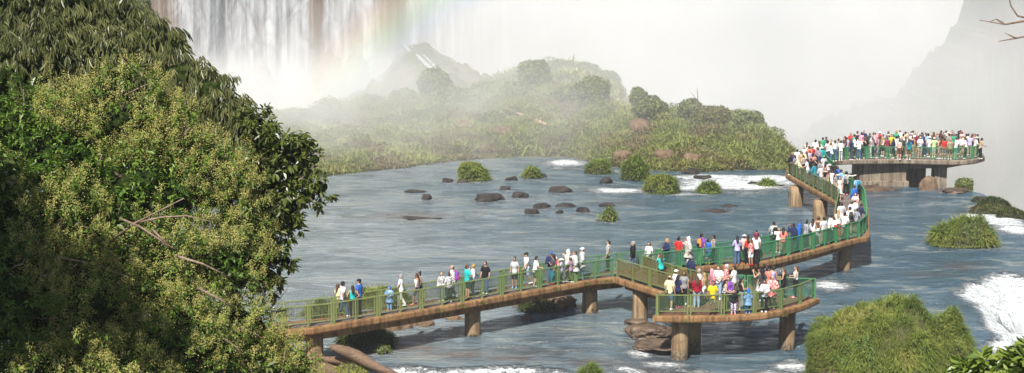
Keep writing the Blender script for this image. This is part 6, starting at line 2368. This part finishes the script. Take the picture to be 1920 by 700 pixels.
# ---- flowering tree (the big dome)
LA = px_lobes([(a_, b_, c_ * .9, d_) for a_, b_, c_, d_ in [(225, 250, 112, 26), (110, 290, 130, 25.5), (315, 285, 100, 26), (390, 345, 92, 26), (260, 380, 130, 25), (120, 440, 150, 24.4), (440, 420, 64, 25.6), (300, 520, 140, 24.4), (420, 510, 84, 25), (150, 600, 160, 23.6), (330, 650, 140, 23.8), (455, 620, 66, 24.6),
               (20, 260, 110, 25.5), (-30, 400, 140, 24.2), (0, 560, 150, 23.2), (490, 700, 70, 24.5), (555, 690, 46, 24.8), (525, 650, 34, 24.8), (60, 720, 150, 22.8), (240, 760, 150, 23)]])
Pt, Nn = lobe_points(LA, 430, 1201, -.7, (.6, 1.1))
VL = sprig_leaves(Pt, Nn, 9, .085, .036, 1202, .95, .3, .3, .18, .15)
r_ = np.random.default_rng(1203)
fm = 1.3 * fbm(Pt[:, 0] * .9, Pt[:, 1] * .9, Pt[:, 2] * .9, 1204, 3) + .35 * (Nn[:, 2] + Nn[:, 0] * .4) + .25 * (Pt[:, 0] + 6.0)
kf = (fm > .03) & (r_.random(len(Pt)) < .9) & (Nn[:, 1] < .45)
VF = panicles(Pt[kf] + Nn[kf] * .08, Nn[kf], 1205)
kd = (fm < .0) & (r_.random(len(Pt)) < .55)
kl = (fbm(Pt[:, 0] * .8 + 7, Pt[:, 1] * .8, Pt[:, 2] * .8, 1208, 2) > .2) & (r_.random(len(Pt)) < .35) & (Nn[:, 1] < .4)
VG = sprig_leaves(Pt[kl] + Nn[kl] * .03, Nn[kl], 6, .15, .07, 1209, 1.0, .3, .3, .14, .2)
VD = fronds(Pt[kd] + Nn[kd] * .04, Nn[kd], 1206)
build_tree('flowering_tree', 'big domed tree covered in pale yellow green blossom at the left of the view', 'tree', (-6.6, 25.4, 7.6), LA, [('leaves', VL, M_leafA), ('blossoms', VF, M_blossom), ('feathery_leaves', VD, M_leafD), ('large_leaves', VG, M_leafC)], .3, 1210, .68, twigs=7)
# pale boughs showing through the gap in the dome
tb = MB()
BR = [[(205, 455), (250, 420), (300, 395), (345, 372)], [(250, 420), (300, 408), (350, 405), (392, 415)], [(225, 410), (262, 425), (330, 470), (300, 455)], [(60, 475), (120, 485), (180, 495), (240, 520)], [(330, 480), (380, 495), (430, 520)], [(285, 430), (310, 455), (322, 440)], [(370, 540), (410, 560), (440, 580)]]
for i, b in enumerate(BR):
    pts = [PD(u, v, 23.7 - .25 * (j % 2) - .12 * i) for j, (u, v) in enumerate(b)]
    tb.path(pts, [.020 - .004 * j for j in range(len(pts))], 8)
flo = [o_ for o_ in COL.objects if o_.name == 'flowering_tree'][0]
tb.V = [(v[0] - flo.location.x, v[1] - flo.location.y, v[2] - flo.location.z) for v in tb.V]
ob('boughs', tb.mesh('boughs', True), M_twig, flo)


# ---- bare shrub
def twigs_rec(mb, p, d, L, r, depth, rr):
    e = p + d * L
    m = p.lerp(e, .5) + Vector(rr.normal(0, L * .06, 3).tolist())
    mb.path([p, m, e], [r, r * .8, r * .6], 5)
    if depth:
        for q in range(3):
            nd = (d + Vector(rr.normal(0, .55, 3).tolist())).normalized()
            twigs_rec(mb, p.lerp(e, .45 + .27 * q), nd, L * rr.uniform(.5, .8), r * .6, depth - 1, rr)


mb = MB()
rr = np.random.default_rng(77)
b0 = PD(485, 590, 26.2)
for q in range(7):
    twigs_rec(mb, b0 + Vector((rr.normal(0, .1), 0, 0)), Vector((rr.uniform(.2, 1.0), rr.normal(0, .3), rr.uniform(.1, 1))).normalized(), .32, .011, 3, rr)
mb.path([b0, PD(470, 640, 26.2), PD(450, 760, 26.2), Vector((-4.6, 26.4, 8.0))], [.02, .03, .04, .06], 6)
tag(ob('bare_shrub', mb.mesh('bare_shrub'), M_bark), 'leafless dark shrub with fine twigs in front of the footbridge end', 'shrub')
# ---- corner plant, lower right
LE = px_lobes([(1862, 716, 46, 20), (1905, 700, 40, 20), (1815, 712, 30, 20.2), (1940, 700, 60, 19.8), (1880, 770, 90, 19.8), (1800, 740, 30, 20)])
Pt, Nn = lobe_points(LE, 520, 1301, -.3, (.75, 1.08))
M_leafE = leaf_mat('reddish_green_leaves', [(0, (.06, .11, .016)), (.5, (.16, .23, .036)), (.85, (.33, .34, .07)), (1, (.42, .21, .06))], .3, .35, .4)
VL = sprig_leaves(Pt, Nn, 7, .17, .075, 1302, 1.0, .4, .25, .06, .1)
build_tree('leafy_plant', 'leafy shrub with large yellow green leaves poking into the lower right corner', 'shrub', (6.2, 19.9, 11.5), LE, [('leaves', VL, M_leafE)], .08, 1310, .5)
# ---- bare branch at the upper right (of a tree standing right of the view)
mb = MB()
dB = 13.0
e_ = PD(2260, -60, dB)
mb.path([Vector((6.6, 13.3, 8)), Vector((6.45, 13.2, 13)), Vector((6.1, 13.1, 17.5)), e_, e_ + Vector((.2, .1, 1.6)), e_ + Vector((.1, .2, 3.2))], [.17, .14, .11, .085, .06, .03], 12)
mb.path([PD(2260, -60, dB), PD(2080, 20, dB), PD(1960, 28, dB), PD(1918, 40, dB), PD(1885, 46, dB), PD(1836, 38, dB)], [.07, .026, .013, .010, .007, .003], 7)
mb.path([PD(1960, 28, dB), PD(1935, 66, dB), PD(1905, 72, dB), PD(1872, 78, dB)], [.011, .009, .007, .003], 7)
mb.path([PD(1935, 36, dB), PD(1908, 30, dB), PD(1896, 12, dB), PD(1889, -14, dB)], [.010, .008, .006, .005], 7)
mb.path([PD(1905, 72, dB), PD(1884, 62, dB)], [.008, .003], 6)
mb.path([PD(1885, 46, dB), PD(1868, 36, dB), PD(1858, 40, dB)], [.008, .006, .003], 6)
tag(ob('bare_branch', mb.mesh('bare_branch', True), M_twig), 'bare forked branch reaching in at the upper right corner', 'branch')

# ---- unseen tree added left of the view so its crown shades the lower dome
LS = []
for (u, v, d_, tt, R) in [(20, 480, 24, 8.5, .95), (90, 590, 23.5, 9, .95), (20, 660, 23, 9, .95), (170, 650, 23.5, 9.5, .8), (-60, 560, 23, 8.5, 1.0), (120, 690, 23, 10, .7), (-40, 400, 24, 8, .8), (260, 650, 23.6, 10, .6), (350, 720, 23.6, 10.5, .55), (230, 540, 23.8, 10, .4)]:
    q = PD(u, v, d_) + sdir * tt
    LS.append((np.array(q[:]), R))
Pt, Nn = lobe_points(LS, 460, 1401, -.9, (.4, 1.05))
VL = sprig_leaves(Pt, Nn, 8, .12, .05, 1402, .95, .3, .3, .14, .2)
build_tree('added_shade_tree', 'unseen tree added left of the view to shade the lower blossom dome', 'tree', (-11.5, 17.0, 9.0), LS, [('leaves', VL, M_leafA)], .3, 1410, .45)
# ================================================================== rainbow painted into a thin volume
# a ramp over radius puts the bow's coloured light into the volume tint
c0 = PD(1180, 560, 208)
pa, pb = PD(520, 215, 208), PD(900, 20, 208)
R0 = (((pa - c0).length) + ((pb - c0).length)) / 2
k = N('painted_rainbow')
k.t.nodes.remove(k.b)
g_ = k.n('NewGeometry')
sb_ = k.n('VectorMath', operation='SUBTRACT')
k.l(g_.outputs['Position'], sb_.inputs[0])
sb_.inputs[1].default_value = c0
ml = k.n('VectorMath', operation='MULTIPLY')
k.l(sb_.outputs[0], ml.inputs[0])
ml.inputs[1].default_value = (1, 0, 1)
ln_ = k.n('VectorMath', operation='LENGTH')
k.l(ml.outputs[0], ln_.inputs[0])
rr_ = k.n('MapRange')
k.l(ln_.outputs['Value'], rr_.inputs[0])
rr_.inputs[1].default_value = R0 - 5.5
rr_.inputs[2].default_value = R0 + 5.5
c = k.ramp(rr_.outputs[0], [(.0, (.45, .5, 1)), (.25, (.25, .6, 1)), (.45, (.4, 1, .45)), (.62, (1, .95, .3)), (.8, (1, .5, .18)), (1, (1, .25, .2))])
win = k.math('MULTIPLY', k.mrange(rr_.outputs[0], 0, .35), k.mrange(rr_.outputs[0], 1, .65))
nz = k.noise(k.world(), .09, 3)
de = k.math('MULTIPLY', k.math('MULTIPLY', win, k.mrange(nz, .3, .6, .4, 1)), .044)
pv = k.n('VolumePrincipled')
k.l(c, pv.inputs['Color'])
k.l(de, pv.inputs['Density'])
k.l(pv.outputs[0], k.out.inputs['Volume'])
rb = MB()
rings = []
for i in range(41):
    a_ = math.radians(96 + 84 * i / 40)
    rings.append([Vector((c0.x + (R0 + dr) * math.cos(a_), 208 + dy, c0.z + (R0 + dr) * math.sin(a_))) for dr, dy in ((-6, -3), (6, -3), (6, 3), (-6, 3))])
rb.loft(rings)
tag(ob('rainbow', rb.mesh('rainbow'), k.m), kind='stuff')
